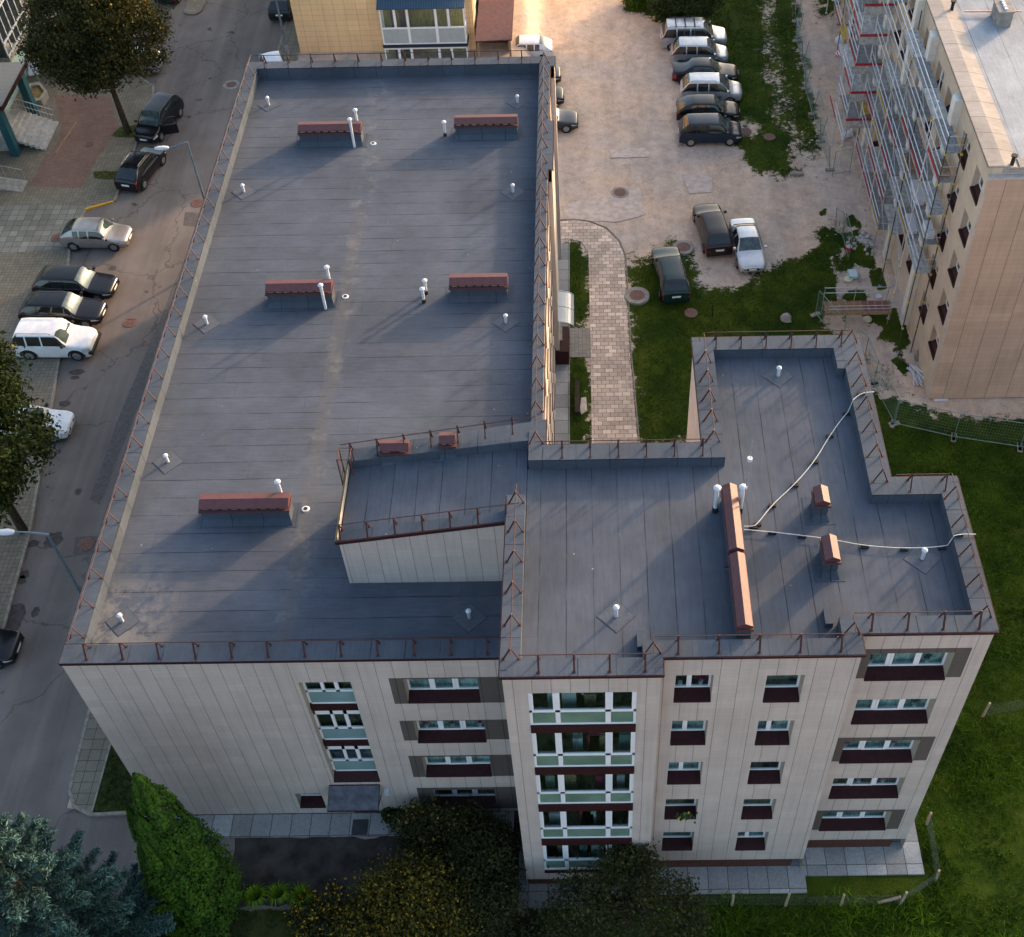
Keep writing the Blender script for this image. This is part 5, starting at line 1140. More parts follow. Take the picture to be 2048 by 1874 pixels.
child(MB().prism([(-22, 42.9), (-18.1, 42.4), (-18.1, 43.6), (-22, 44.2)], ZP-.05, lambda x, y: ZP+.02+(-18.1-x)*.1).build('ramp_slab', 'concrete', rp))
for y0, y1 in ((42.5, 43.0), (43.6, 44.3)):
    q = MB().tube([(-18.2, y0, ZP+.9), (-22, y1, ZP+1.3)], .025); [q.tube([(-18.2-.45*k, y0+(y1-y0)*k/9, ZP), (-18.2-.45*k, y0+(y1-y0)*k/9, ZP+.9+.04*k)], .016, 5) for k in range(9)]; child(q.build('handrail', 'zinc', rp))
pn = thing('concrete_planter', 'six sided concrete planter with dry soil beside the teal porch', 'planter', (-20.1, 53.1, ZP))
ring = [(-20.9, 54.2), (-20.2, 54.4), (-19.35, 53.2), (-19.45, 52.1), (-20.1, 51.9), (-20.8, 53)]; ins = [(-20.1+(x+20.1)*.72, 53.1+(y-53.1)*.72) for x, y in ring]
q = MB()
for k in range(6): a, b, c_, d_ = ring[k], ring[(k+1) % 6], ins[(k+1) % 6], ins[k]; q.prism([a, b, c_, d_], ZP-.02, ZP+.55)
child(q.build('rim', 'concrete', pn)); child(MB().prism(ins, ZP, ZP+.4).build('soil', simple('dry soil', (.20, .14, .06), .95, .1, var=.4), pn))
sg = thing('notice_board', 'tilted white notice board on a post beside the teal porch', 'sign', (-20.9, 54.9, ZP))
q = MB(); q.prism([(-21.0, 54.7), (-20.3, 54.75), (-20.3, 55.7), (-21.0, 55.65)], lambda x, y: 1.75+(y-54.7)*.7, lambda x, y: 1.82+(y-54.7)*.7); child(q.build('board', 'white', sg)); child(MB().box(-20.7, 55.1, ZP, -20.6, 55.2, 2.0).build('post', 'zinc', sg))
q = MB(); random.seed(5)
for _ in range(9):
    x = -20.9+random.random()*.45; y = 54.8+random.random()*.6; z = 1.826+(y-54.7)*.7; a = random.random()*.3
    q.quad((x, y, z), (x+.14, y, z), (x+.14, y+a*.5+.03, z+.7*(a*.5+.03)), (x, y+a*.5+.03, z+.7*(a*.5+.03)))
child(q.build('plan_lines', simple('grey print', (.28, .28, .32), .7, .2), sg, fix=False))
MBk = MB().bar((-17.05, 46.5, ZP+.04), (-16.6, 50.1, ZP+.02), .1, .08); tag(MBk.build('kerb', 'wood'), kind='structure')

# ================================================================ STREET FURNITURE AND SITE CLUTTER
def lamp(x, y, zb, ztop, head, label):
    t = thing('street_lamp', label, 'street lamp', (x, y, zb), group='street lamps')
    hx, hy, hz = head; pts = [(0, 0, 0), (0, 0, 4), (0, 0, ztop-zb)]
    dx, dz = hx-x, hz-zb
    arc = [(dx*u*.999, (hy-y)*u, (ztop-zb)+(dz-(ztop-zb))*math.sin(u*math.pi/2)) for u in (.12, .28, .5, .75, 1.0)]
    MB().tube(pts+arc, [.095, .075, .06, .055, .05, .045, .04, .035], 8).build('pole', simple('blue grey pole', (.13, .18, .21), .5, .4, .3), t, smooth=True)
    MB().tube([(0, 0, 0), (0, 0, .9)], .12, 8).build('pole_base', 'zinc', t)
    q = MB(); L, n = .85, 8
    prof = [(0, .05, .04), (.08, .12, .09), (.3, .16, .12), (.6, .14, .1), (.8, .08, .06), (.85, .01, .01)]; rings = []
    for u, wy, hz_ in prof:
        i = len(q.v); q.v += [(dx+.1-u, (hy-y)+wy*math.cos(2*math.pi*k/10), dz+hz_*math.sin(2*math.pi*k/10)) for k in range(10)]; rings.append(i)
    for a, b in zip(rings[:-1], rings[1:]):
        for k in range(10): q.f.append((a+k, a+(k+1) % 10, b+(k+1) % 10, b+k)); q.mi.append(0)
    q.build('lamp_head', 'white', t, smooth=True)
h = PY(335, 296, 35.4); lamp(-3.9, 35.7, ZP, 9.3, (h[0], 35.4, h[2]), 'street lamp leaning over the open minivan, behind the roof edge')
h = PY(25, 1064, 8.15); lamp(-3.9, 8.17, ZP, 9.6, (h[0], 8.15, h[2]), 'street lamp low at the left edge with its white head cut by the photo')
lamp(-3.2, 58, ZP, 9.6, (-5.6, 58, 10.2), 'street lamp beside the ochre building, head above the photo')
# wire fences of the building site
def panel(a, b, label, h=1.95, lean=0.0, za=ZR, feet=True, col='zinc'):
    a, b = Vector((a[0], a[1], 0)), Vector((b[0], b[1], 0)); d = b-a; L = d.length; ang = math.atan2(d.y, d.x)
    t = thing('site_fence_panel', label, 'fence', (a.x, a.y, za), ang, 'site fence panels')
    y = lambda z: lean*z
    MB().tube([(0, 0, 0), (0, y(h), h)], .025, 6).tube([(L, 0, 0), (L, y(h), h)], .025, 6).tube([(0, y(h), h), (L, y(h), h)], .02, 6).tube([(0, y(.15), .15), (L, y(.15), .15)], .02, 6).build('frame', 'fence_green', t)
    q = MB(); n = int(L/.14)
    for k in range(1, n): q.bar((L*k/n, y(.15), .15), (L*k/n, y(h), h), .005)
    for k in range(1, 9): q.bar((0, y(h*k/9), h*k/9), (L, y(h*k/9), h*k/9), .005)
    q.build('wire_mesh', 'fence_green', t)
    if feet:
        for x in (0, L): MB().box(x-.12, -.3, 0, x+.12, .3, .13).build('foot', 'concrete', t, bevel=.02)
M['fence_green'] = simple('greenish fence steel', (.20, .30, .27), .5, .4, .4, var=.2)
Dq = (1600, 400, 4.1)
def gp(a, b, q, z=ZR): return P(*C8(a, b, *q), z)[:2]
fp = [gp(125, 945, Dq), gp(340, 1190, Dq), gp(520, 1330, Dq), gp(600, 1520, Dq), gp(770, 1840, Dq)]
for k, (a, b) in enumerate(zip(fp[:-1], fp[1:])): panel(a, b, ['greenish wire panel at the end of the brown walkway', 'wire panel behind the step of the right hand roof', 'wire panel on bare soil between roof and brown gable', 'wire panel above the turf below the brown gable corner'][k])
f2 = [fp[-1], C8(1545, 262-0, 1450, 800, 3.371)]
pA = P(*C8(1130, 165, 1450, 800, 3.371), ZR)[:2]; pB = P(*C8(1540, 258, 1450, 800, 3.371), ZR)[:2]; pC = P(*C8(1985, 325, 1450, 800, 3.371), ZR)[:2]
panel(pA, pB, 'long wire panel on turf in front of the brown gable, left one'); panel(pB, pC, 'long wire panel on turf in front of the brown gable, with white feet'); panel(pC, (pC[0]+3.4, pC[1]-.5), 'wire panel cut by the right edge of the photo')
seq = [(1575, 40), (1580, 180), (1585, 335), (1635, 520), (1655, 720), (1712, 925), (1778, 1145), (1852, 1375)]
lb = ['topmost', 'second', 'third', 'fourth', 'fifth', 'sixth', 'seventh']
for k, (a, b) in enumerate(zip(seq[:-1], seq[1:])): panel(gp(*a, YD), gp(*b, YD), '%s of the wire panels lining the strip beside the dirt path' % lb[k], lean=.12*(1 if k % 2 else -1), feet=k % 2 == 0)
panel(gp(1872, 1420, YD), gp(2010, 1395, YD), 'wire gate panel standing across the site entrance', feet=False)
panel(gp(1895, 250, YE), gp(1955, 300, YE), 'pair of leaning steel panels at the weedy site corner', feet=False, lean=-.1); panel(gp(1955, 300, YE), gp(2000, 480, YE), 'leaning panel running down from the weedy site corner', feet=False)
# brown walkway of boards
wk = thing('site_walkway', 'brown boarded walkway with steel handrails leading to the scaffolding', 'walkway', (32.2, 30.3, ZR))
q = MB(); q.box(32.2, 30.3, .38, 36.0, 31.3, .44); child(q.build('deck', 'wood_brown', wk)); q = MB(); [q.box(32.2+.42*k, 30.28, .44, 32.26+.42*k, 31.32, .475) for k in range(10)]; q.box(32.15, 30.25, .3, 36, 30.3, .52); child(q.build('batten', 'wood', wk))
child(MB().box(34.4, 30.32, .45, 35.9, 31.28, .458).build('mat', simple('reddish mat', (.20, .09, .085), .9, .1), wk)); q = MB()
for z in (1.05, 1.45): q.tube([(32.15, 31.35, z), (36, 31.35, z)], .025)
for x in (32.2, 34, 35.9): q.tube([(x, 31.35, ZR), (x, 31.35, 1.5)], .025)
for z in (.75, 1.0): q.tube([(32.3, 30.28, z), (36, 30.28, z)], .02)
for x in (32.4, 35.9): q.tube([(x, 30.28, ZR), (x, 30.28, 1.0)], .02)
child(q.build('handrail', 'zinc', wk))
# loose things
def lump(name, label, cat, px, q, z, r, mat, n=10, flat=.6, group=None):
    p = P(*C8(*px, *q), z); bm = bmesh.new(); bmesh.ops.create_icosphere(bm, subdivisions=2, radius=r)
    for v in bm.verts: k = 1+(fbm(np.array([v.co.x*3/r+p[0]]), np.array([v.co.y*3/r+v.co.z*2/r+p[1]]))[0]-.5)*1.1; v.co *= k; v.co.z = max(v.co.z*flat, -r*.3)
    me = bpy.data.meshes.new(name); bm.to_mesh(me); bm.free(); me.materials.append(M[mat] if isinstance(mat, str) else mat); me.polygons.foreach_set('use_smooth', [True]*len(me.polygons)); o = bpy.data.objects.new(name, me); scene.collection.objects.link(o); o.location = (p[0], p[1], z+r*.25); return tag(o, label, cat, group)
E5 = (1600, 0, 4.5)
g = G('striped red and white plastic'); x, y, z = g.xyz(); st_ = g.step(g.math('FRACT', g.math('MULTIPLY', g.math('ADD', g.math('ADD', x, z), g.math('MULTIPLY', g.noise(2, 2), .5)), 3.6)), .45, .55); g.out(g.mix(st_, (.7, .68, .68, 1), (.5, .03, .08, 1)), .5, .3); M['stripe'] = g.m
lump('plastic_bag', 'red and white striped plastic bag at the foot of the scaffolding', 'bag', (395, 500), E5, ZR, .55, 'stripe')
lump('rubble_bag', 'white rubble bag above the striped bag', 'bag', (385, 385), E5, ZR, .55, 'white', flat=.9); lump('rubble_bag', 'small white rubble bag right of the striped bag', 'bag', (485, 535), E5, ZR, .36, 'white'); lump('rubble_bag', 'round white sack at the end of the scaffolding', 'bag', (490, 1110), E5, ZR, .6, 'white', flat=.5); lump('rubble_bag', 'crumpled pale sheet just left of the scaffolding feet', 'bag', (425, 1220), E5, ZR, .42, 'white', flat=.4); lump('rubble_bag', 'white bundle high up left of the scaffolding', 'bag', (425, 290), E5, ZR, .42, 'white')
lump('boulder', 'pale boulder alone on the lawn left of the walkway', 'rock', (1500, 960), YE, ZR, .36, 'concrete', flat=.8)
tag(MB().bar((*gp(1530, 1412, YD), ZR+.12), (*gp(1640, 1412, YD), ZR+.12), .24, .2).build('concrete_beam', 'concrete', bevel=.02), 'short concrete beam lying at the lower tip of the turf strip', 'beam')
tag(MB().tube([(*gp(908, 935, YE), ZR), (gp(908, 935, YE)[0]-.05, gp(908, 935, YE)[1]+.02, ZR+.9)], .04).build('wooden_stake', 'bark'), 'thin dark stake standing in the lawn right of the flat manhole', 'stake')
pb = P(*C8(395, 420, *Dq), ZR); t = thing('red_bucket', 'red bucket on bare soil beside the fence', 'bucket', (pb[0], pb[1], ZR)); MB().disc((0, 0), .17, 0, .4, 14, r2=.22).build('body', simple('red plastic', (.45, .03, .03), .4, .4), t); MB().disc((0, 0), .19, .4, .405, 14).build('content', 'white', t)
def dish(px, q, r, mat, label, name='washbasin_lid', cat='lid'):
    p = P(*C8(*px, *q), ZR); tag(MB().disc((p[0], p[1]), r, ZR+.04, ZR+.1, 16, r2=r*.9).build(name, mat), label, cat)
M['cream'] = simple('cream plastic', (.62, .56, .40), .6, .3)
dish((395, 655), Dq, .27, 'cream', 'round cream lid beside the green basin'); dish((552, 982), Dq, .27, 'cream', 'round cream lid below the brown walkway'); dish((645, 797), Dq, .2, 'white', 'small white lid above the brown walkway')
p = P(*C8(430, 620, *Dq), ZR); tag(MB().box(p[0]-.28, p[1]-.35, ZR+.02, p[0]+.28, p[1]+.35, ZR+.22).box(p[0]-.22, p[1]-.29, ZR+.22, p[0]+.22, p[1]+.29, ZR+.225, 1).build('plastic_basin', [simple('mint plastic', (.30, .55, .50), .5, .3), 'white'], bevel=.03), 'mint green plastic basin left on the site', 'basin')
p = P(*C8(975, 1305, *Dq), ZR); o = MB().disc((0, 0), .38, 0, .1, 18, r2=.36).build('satellite_dish', 'concrete'); o.location = (p[0], p[1], ZR+.3); o.rotation_euler = (R(50), R(20), 0); tag(o, 'grey dish leaning at the foot of the cream wall', 'dish')
q = MB(); random.seed(9); p = P(*C8(960, 1440, *Dq), ZR)
for k in range(12): a = -.9+random.gauss(0, .35); q.bar((p[0]-.5+random.random()*.6, p[1]+.55, ZR+.04+.03*k), (p[0]-.5+1.0*math.cos(a)+random.random()*.3, p[1]+.55+1.5*math.sin(a), ZR+.06+.02*k), .07, .04)
tag(q.build('profile_pile', 'white'), 'heap of white metal profiles near the gable corner', 'profiles')
q = MB()
for k in range(60): p = P(*C8(530+random.gauss(0, 60), 350+random.gauss(0, 38), *Dq), ZR); s = .05+random.random()*.1; q.prism([(p[0]-s, p[1]-s*.6), (p[0]+s*.8, p[1]-s), (p[0]+s, p[1]+s*.7), (p[0]-s*.5, p[1]+s)], ZR, ZR+s*1.2)
tag(q.build('rubble', simple('pale rubble', (.42, .40, .37), .9, .2, var=.3)), kind='stuff')
q = MB()
for k in range(60):
    u = random.random(); bx = 33.2+random.random()*3.2; by = 24+random.random()*45; s = .03+random.random()*.09; q.quad((bx-s, by-s*.5, ZR+.05), (bx+s, by-s, ZR+.07), (bx+s*.6, by+s, ZR+.05), (bx-s, by+s*.7, ZR+.06))
tag(q.build('litter', 'concrete', fix=False), kind='stuff')
for k, (a, b, lbx) in enumerate([((430, 860), (640, 885), 'long plank lying out from the scaffolding high up'), ((330, 225), (440, 230), 'plank on the dirt by the upper turf'), ((1000, 1640), (1200, 1645), 'white batten along the foot of the brown gable')]):
    qq = E5 if k < 2 else Dq; a, b = gp(*a, qq), gp(*b, qq)
    if k == 2: a, b = gp(1095, 1648, Dq), gp(1210, 1645, Dq)
    tag(MB().bar((*a, ZR+.06), (*b, ZR+.06), .16, .05).build('plank', 'white' if k == 2 else 'wood'), lbx, 'plank')
# log bench by the path
bn = thing('log_bench', 'old wooden beam bench on the turf beside the slab path', 'bench', (*gp(1228, 1620, (850, 400, 4.032)), ZR))
MB().box(-.14, -1.25, .3, .14, 1.25, .44).build('seat', 'bark', bn, bevel=.02); [MB().box(-.12, y-.12, 0, .12, y+.12, .3).build('support', 'bark', bn) for y in (-.9, .9)]
sheet('bare_patch', wpoly([C8(a, b, 850, 400, 4.032) for a, b in [(1265, 1600), (1300, 1595), (1310, 1700), (1255, 1730), (1250, 1690)]], ZR), ZR+.045, 'yard_patch', jag=.1)
# garden fence of round stakes and wire, lower right
gf = thing('garden_fence', 'sagging wire fence on round wooden stakes in the long grass', 'fence', (27, -4, ZR))
Cq = (1400, 1250, 3.111); gpts = [gp(-400, 1750, Cq), gp(-70, 1748, Cq), gp(198, 1745, Cq), gp(530, 1745, Cq), gp(875, 1745, Cq), gp(1243, 1738, Cq), gp(1465, 1590, Cq), gp(1408, 1240, Cq), gp(1758, 570, Cq), gp(2300, 480, Cq)]
for x, y in gpts: a = random.gauss(0, .05); child(MB().tube([(x, y, ZR-.1), (x+a, y+a*.5, ZR+1.15)], [.065, .055], 8).build('stake', simple('pale stake wood', (.36, .28, .19), .9, .1, var=.3, scale=9) if 'sw' not in M else M['sw'], gf, smooth=True)); M['sw'] = bpy.data.materials['pale stake wood']
q = MB()
for gi, ((x0, y0), (x1, y1)) in enumerate(zip(gpts[:-1], gpts[1:])):
    if gi == 7: continue                      # the wire has come down here
    if gi == 8: child(q.build('wire_mesh', simple('old wire', (.16, .18, .17), .6, .4, .3), gf)); q = MB()
    L = math.hypot(x1-x0, y1-y0); n = int(L/.16)
    for z in np.arange(.1, 1.05, .15): q.bar((x0, y0, ZR+z), (x1, y1, ZR+z), .004)
    for k in range(n): t = k/n; q.bar((x0+(x1-x0)*t, y0+(y1-y0)*t, ZR+.08), (x0+(x1-x0)*t, y0+(y1-y0)*t, ZR+1.0), .004)
child(q.build('wire_mesh', bpy.data.materials['old wire'], gf))
tag(MB().bar((*gp(1105, 1735, Cq), ZR+.1), (*gp(1240, 1715, Cq), ZR+.4), .1).build('fallen_stake', 'sw'), 'stake lying against the last post of the garden fence', 'stake')
# ================================================================ TREES AND GRASS
M['linden'] = leafmat('linden leaves', (.016, .022, .006), (.085, .076, .014)); M['maple'] = leafmat('maple leaves', (.020, .036, .007), (.13, .13, .016)); M['thuja'] = leafmat('thuja sprays', (.012, .040, .002), (.055, .135, .006), tr=.15)
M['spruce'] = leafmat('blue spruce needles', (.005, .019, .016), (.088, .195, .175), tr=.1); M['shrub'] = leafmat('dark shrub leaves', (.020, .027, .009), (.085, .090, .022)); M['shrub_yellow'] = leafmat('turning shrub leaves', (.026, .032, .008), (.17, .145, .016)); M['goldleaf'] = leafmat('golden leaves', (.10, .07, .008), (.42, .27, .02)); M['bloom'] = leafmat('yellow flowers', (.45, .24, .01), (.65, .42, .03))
M['blade'] = leafmat('lawn blades', (.014, .028, .002), (.070, .100, .006), tr=.2); M['meadow'] = leafmat('meadow grass', (.012, .032, .002), (.165, .29, .008), tr=.25); M['bush'] = leafmat('bush leaves', (.016, .03, .007), (.06, .09, .018))
def quads(name, Pn, size, mat, parent=None, tint=None, aspect=.6, up=.5, N=None, T=None, loc=None, jit=.35):
    """leaf quads (kite shaped) at points Pn"""
    n = len(Pn)
    if N is None: N = rng.normal(size=(n, 3)); N[:, 2] += up
    N = N/np.linalg.norm(N, axis=1, keepdims=True)
    if T is None: T = rng.normal(size=(n, 3))
    T = T-N*(T*N).sum(1, keepdims=True); T /= np.linalg.norm(T, axis=1, keepdims=True)+1e-9
    B = np.cross(N, T); s = size*(1+jit*rng.normal(size=(n, 1))); s = np.clip(s, size*.4, size*2)
    V = np.stack([Pn-T*s*.5, Pn+B*s*aspect*.5+N*s*.06, Pn+T*s*.5, Pn-B*s*aspect*.5+N*s*.06], 1).reshape(-1, 3)
    F = np.arange(4*n).reshape(n, 4)
    return np_mesh(name, V, F, mat, parent, {'tint': ('FACE', np.clip(tint if tint is not None else rng.random(n), 0, 1))}, loc=loc)
def crown_pts(blobs, clumps, per, sig, shell=.55):
    """leaf clumps spread through a set of ellipsoids, denser outside; returns points and a clump tone"""
    P_, t_ = [], []
    for (cx, cy, cz, rx, ry, rz) in blobs:
        d = rng.normal(size=(clumps, 3)); d /= np.linalg.norm(d, axis=1, keepdims=True)
        rad = shell+(1-shell)*rng.random((clumps, 1))**.6
        c0 = d*rad*np.array([rx, ry, rz])+np.array([cx, cy, cz]); tone = rng.random(clumps)
        q = c0[:, None, :]+rng.normal(size=(clumps, per, 3))*sig*np.array([1, 1, .6]); P_.append(q.reshape(-1, 3)); t_.append(np.repeat(tone, per))
    return np.concatenate(P_), np.concatenate(t_)
def limbs(mb, base, tips, r):
    for t in tips:
        b = Vector(base); t = Vector(t); m = b.lerp(t, .5)+Vector((0, 0, .25)); mb.tube([b, m, t], [r, r*.6, r*.15], 6)
def tree(name, label, cat, loc, blobs, trunk, leaf, n=90, per=60, sig=.42, size=.2, mix=None, tintpow=1.5, fork=None, group=None):
    t = thing(name, label, cat, loc, group=group); q = MB(); q.tube(trunk, [.24-.12*k/(len(trunk)-1) if name != 'shrub' else .05 for k in range(len(trunk))], 8)
    tips = [(b[0]+rng.normal()*b[3]*.4, b[1]+rng.normal()*b[4]*.4, b[2]+rng.normal()*b[5]*.4) for b in blobs for _ in range(5)]
    limbs(q, fork or trunk[-1], tips, .11 if name != 'shrub' else .03); q.build('trunk', 'bark', t, smooth=True)
    p, c = crown_pts(blobs, n, per, sig); tint = np.clip(c*.6+rng.random(len(p))*.55-.08, 0, 1)**tintpow
    quads('crown', p, size, leaf, t, tint)
    if mix:
        m, frac, box = mix; k = rng.random(len(p)) < frac*np.clip(((p-np.array(box[0]))*np.array(box[1])).sum(1), 0, 1); pp = p[k]+rng.normal(size=(k.sum(), 3))*.1
        if len(pp): quads('autumn_leaves', pp, size*.9, m, t, rng.random(len(pp)))
    return t
tree('linden_tree', 'large dark green linden with a bare slanting trunk at upper left', 'tree', (-12.73, 48.83, ZP), [(0, 0, 8.2, 3.6, 3.6, 3.4), (-2.3, .2, 7.2, 2.4, 2.6, 2.5), (2.2, 0, 7.3, 2.3, 2.6, 2.6), (.2, .3, 11, 2.9, 2.9, 2.6), (-.5, -1.2, 6.2, 2.6, 2.2, 1.9), (1.6, -.5, 10, 2.2, 2.2, 2.0)], [(0, 0, 0), (-.05, 0, 2.2), (-.1, 0, 4.4), (-.1, .1, 6.5)], 'linden', n=120, per=120, sig=.38, size=.165, mix=('goldleaf', .10, ((0, 0, 7), (.16, .0, .12))))
pm = P(15, 985, ZP+5)
tree('maple_tree', 'round crowned maple overhanging the street at the left edge', 'tree', (pm[0]-.5, pm[1]+1.0, ZP), [(-1.2, 2.0, 8.2, 2.3, 2.3, 2.2), (.3, .6, 6.6, 2.0, 2.2, 1.9), (-1.6, 3.8, 7.6, 2.0, 2.0, 2.0), (-.9, -1.2, 5.4, 1.7, 1.7, 1.4), (-2.8, .2, 8.5, 2.2, 2.2, 2.2)], [(-1, .6, 0), (-1, .6, 2.5), (-1, .8, 5)], 'maple', n=110, per=75, sig=.33, size=.19, tintpow=2.0, mix=('goldleaf', .10, ((-2, 2, 6), (-.2, .18, .12))))
pb = P(1385, 15, ZR+1.5)
tree('bush', 'dark round bush over the turf at the top edge above the parked row', 'bush', (pb[0], pb[1]+.6, ZR), [(0, 0, 1.9, 2.2, 1.8, 1.5), (-1.6, .3, 1.4, 1.4, 1.3, 1.1)], [(0, 0, 0), (0, 0, 1.2)], 'bush', n=100, per=60, sig=.3, size=.17)
pb = P(1285, -5, ZR+.8)
tree('bush', 'lighter green bush at the top edge left of the darker one', 'bush', (pb[0], pb[1]+.6, ZR), [(0, 0, .9, 1.6, 1.3, .8)], [(0, 0, 0), (0, 0, .6)], 'meadow', n=80, per=50, sig=.25, size=.16)
# thuja: several flame shaped leaders fused together
th = thing('thuja_tree', 'bright green conical thuja in front of the blank beige wall', 'tree', (3.03, -3.53, ZL))
MB().tube([(0, 0, 0), (0, 0, 5)], [.16, .05], 8).build('trunk', 'bark', th)
LB = [(0, 0, 11.0, 1.35), (-.95, -.2, 8.9, .72), (-.35, -.75, 9.2, .9), (-.45, -1.1, 8.2, .95), (.5, -.35, 7.8, .95), (.15, -1.1, 6.6, 1.0)]
pts, nor, tn = [], [], []
for bx, by, h, rad in LB:
    n = int(13500*rad*h/10); z = rng.random(n)**.85; a = rng.random(n)*2*math.pi
    prof = np.where(z < .28, .72+.28*np.sin(z/.28*math.pi/2), np.clip(1-(z-.28)/.72, 0, 1)**.72)
    bump = (fbm(a*2.2+bx*9, z*h*1.15+by*5, 3)-.45)*1.0
    r = rad*prof*(1+bump)*(.82+.2*rng.random(n)); rel_ = .45+rng.random(n)*.9
    x = bx*(1-.15*z)+r*np.cos(a); y = by*(1-.15*z)+r*np.sin(a)
    pts.append(np.stack([x, y, .15+z*(h-.1)], 1)); nor.append(np.stack([np.cos(a), np.sin(a), .55+0*a], 1)+rng.normal(size=(n, 3))*.45); tn.append(np.clip((.32+bump*1.7)+rng.random(n)*.4-.15, 0, 1))
pts = np.concatenate(pts); nor = np.concatenate(nor); tn = np.concatenate(tn)
Tt = np.zeros_like(pts); Tt[:, 2] = 1; Tt += rng.normal(size=pts.shape)*.5
quads('foliage', pts, .105, 'thuja', th, tn, aspect=.7, N=nor, T=Tt)
# blue spruce
SP = P(250, 2000, ZL); sp = thing('blue_spruce', 'tall blue spruce filling the lower left corner', 'tree', (SP[0]-.3, SP[1]+.2, ZL))
SH = 15.2; MB().tube([(0, 0, 0), (0, 0, SH)], [.26, .03], 8).build('trunk', 'bark', sp)
pts, T, tn = [], [], []; br = MB()
z = 1.0
while z < SH-.2:
    f = 1-z/SH; nb = int(6+4*f); ln = .35+3.9*f**.85; off = rng.random()*6.28
    for k in range(nb):
        a = off+2*math.pi*k/nb+rng.normal()*.15; l = ln*(.75+.4*rng.random()); ca, sa = math.cos(a), math.sin(a)
        tilt = .25*(1-f)-.12*f
        br.tube([(0, 0, z), (ca*l*.55, sa*l*.55, z+tilt*l*.55-.05), (ca*l*.97, sa*l*.97, z+tilt*l+.05)], [.045*f+.012, .02, .006], 4, cap=False)
        m = max(4, int(l/.11))
        for j in range(m):
            u = .22+.78*(j+rng.random())/m; c0 = np.array([ca*l*u, sa*l*u, z+tilt*l*u+.12*u*u-.06])
            for sgn in (-1, 1, 0):          # side shoots
                sl_ = (.62*(1-u)+.14)*min(1, l/1.6)*(1 if sgn else .5); dv = np.array([ca*.75-sgn*sa*.75, sa*.75+sgn*ca*.75, -.06 if sgn else .15]); ns = 3 if sgn else 2
                for w_i in range(ns):
                    c1 = c0+dv*sl_*(w_i+.6)/ns
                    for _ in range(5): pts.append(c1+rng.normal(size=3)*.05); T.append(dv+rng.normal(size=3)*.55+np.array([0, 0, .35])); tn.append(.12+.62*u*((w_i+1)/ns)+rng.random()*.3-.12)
    z += .40+.16*f+rng.random()*.08
br.build('branches', 'bark', sp, fix=False); pts = np.array(pts); T = np.array(T)
keep = np.ones(len(pts), bool)
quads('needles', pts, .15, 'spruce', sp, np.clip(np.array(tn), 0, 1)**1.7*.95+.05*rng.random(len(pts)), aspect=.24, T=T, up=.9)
# shrubs of the front garden
def shrub(name, label, px, z, blobs, leaf, n, per, size=.14, sig=.25, mix=None, tp=1.5, base=None):
    p = P(*px, z); return tree('shrub', label, 'shrub', (p[0], p[1], base if base is not None else ZL-.3), blobs, [(0, 0, 0), (0, 0, .5)], leaf, n=n, per=per, sig=sig, size=size, mix=mix, tintpow=tp, group='shrubs of the front garden')
shrub('s', 'large shrub turning golden at the bottom centre', (830, 1800), 1.4, [(0, 0, 1.5, 2.0, 1.4, 1.2), (-1.4, -1.1, .9, 1.3, 1.2, .9), (1.2, -.8, 1.2, 1.4, 1.2, 1.0)], 'shrub_yellow', 80, 95, .12, .3, ('goldleaf', .38, ((1.6, 0, .2), (-.28, -.25, .25))), 2.2)
shrub('s', 'olive shrub reaching up to the lowest dark framed window', (880, 1668), 1.9, [(-.7, .3, 1.5, 1.1, .8, .9), (.9, .2, 1.35, 1.0, .8, .9), (.1, -.7, .9, 1.7, 1.1, .8)], 'shrub', 52, 80, .12, .24, ('goldleaf', .12, ((0, 0, 1.2), (-.1, 0, .6))), 1.6)
shrub('s', 'dark dense shrub in the corner against the tower', (965, 1735), 1.4, [(0, 0, 1.3, 1.4, 1.4, 1.2), (-.2, 1.2, .9, 1.3, 1.0, .8), (.1, -1.6, 1.1, 1.2, 1.2, 1.0)], 'shrub', 70, 90, .115, .26, None, 2.2)
shrub('s', 'low shrub dotted with yellow flowers left of the golden one', (640, 1825), 1.2, [(0, 0, .7, 1.0, 1.0, .6)], 'shrub', 40, 50, .13, .2, ('bloom', .30, ((0, 0, -3), (0, 0, .3))), 2)
shrub('s', 'small hosta like plant beside the entrance slabs', (785, 1625), 1.2, [(0, 0, .45, .45, .35, .35)], 'bush', 20, 16, .24, .14)
shrub('s', 'dark leafy mass at the bottom left of the golden shrub', (720, 1860), 1.0, [(0, 0, .6, 1.6, .8, .6)], 'shrub', 50, 50, .15, .25, ('goldleaf', .06, ((0, 0, -3), (0, 0, .3))), 2)
shrub('s', 'dim shrub at the foot of the thuja and spruce', (350, 1850), 1.0, [(0, 0, .6, 1.7, 1.2, .6)], 'bush', 50, 50, .15, .25, None, 2.5)
pf = P(1250, 1800, 1.8)
tree('fruit_tree', 'thin leaved dark fruit tree in front of the tower glazing', 'tree', (pf[0], pf[1], ZR), [(0, .3, 2.9, 1.9, 1.5, 1.4), (-1.5, -.4, 2.3, 1.5, 1.3, 1.1), (1.6, -.5, 2.2, 1.5, 1.3, 1.1), (.2, .9, 3.5, .9, .7, .8)], [(0, 0, 0), (0, 0, 1), (.1, 0, 2)], 'shrub', n=70, per=70, sig=.26, size=.115, tintpow=1.4)
tree('fruit_tree', 'low dark bush at the bottom edge right of the tower slabs', 'bush', (*P(1080, 1862, .6)[:2], ZR), [(0, 0, .7, 1.3, .8, .7)], [(0, 0, 0), (0, 0, .4)], 'shrub', n=40, per=45, sig=.24, size=.14, tintpow=2)
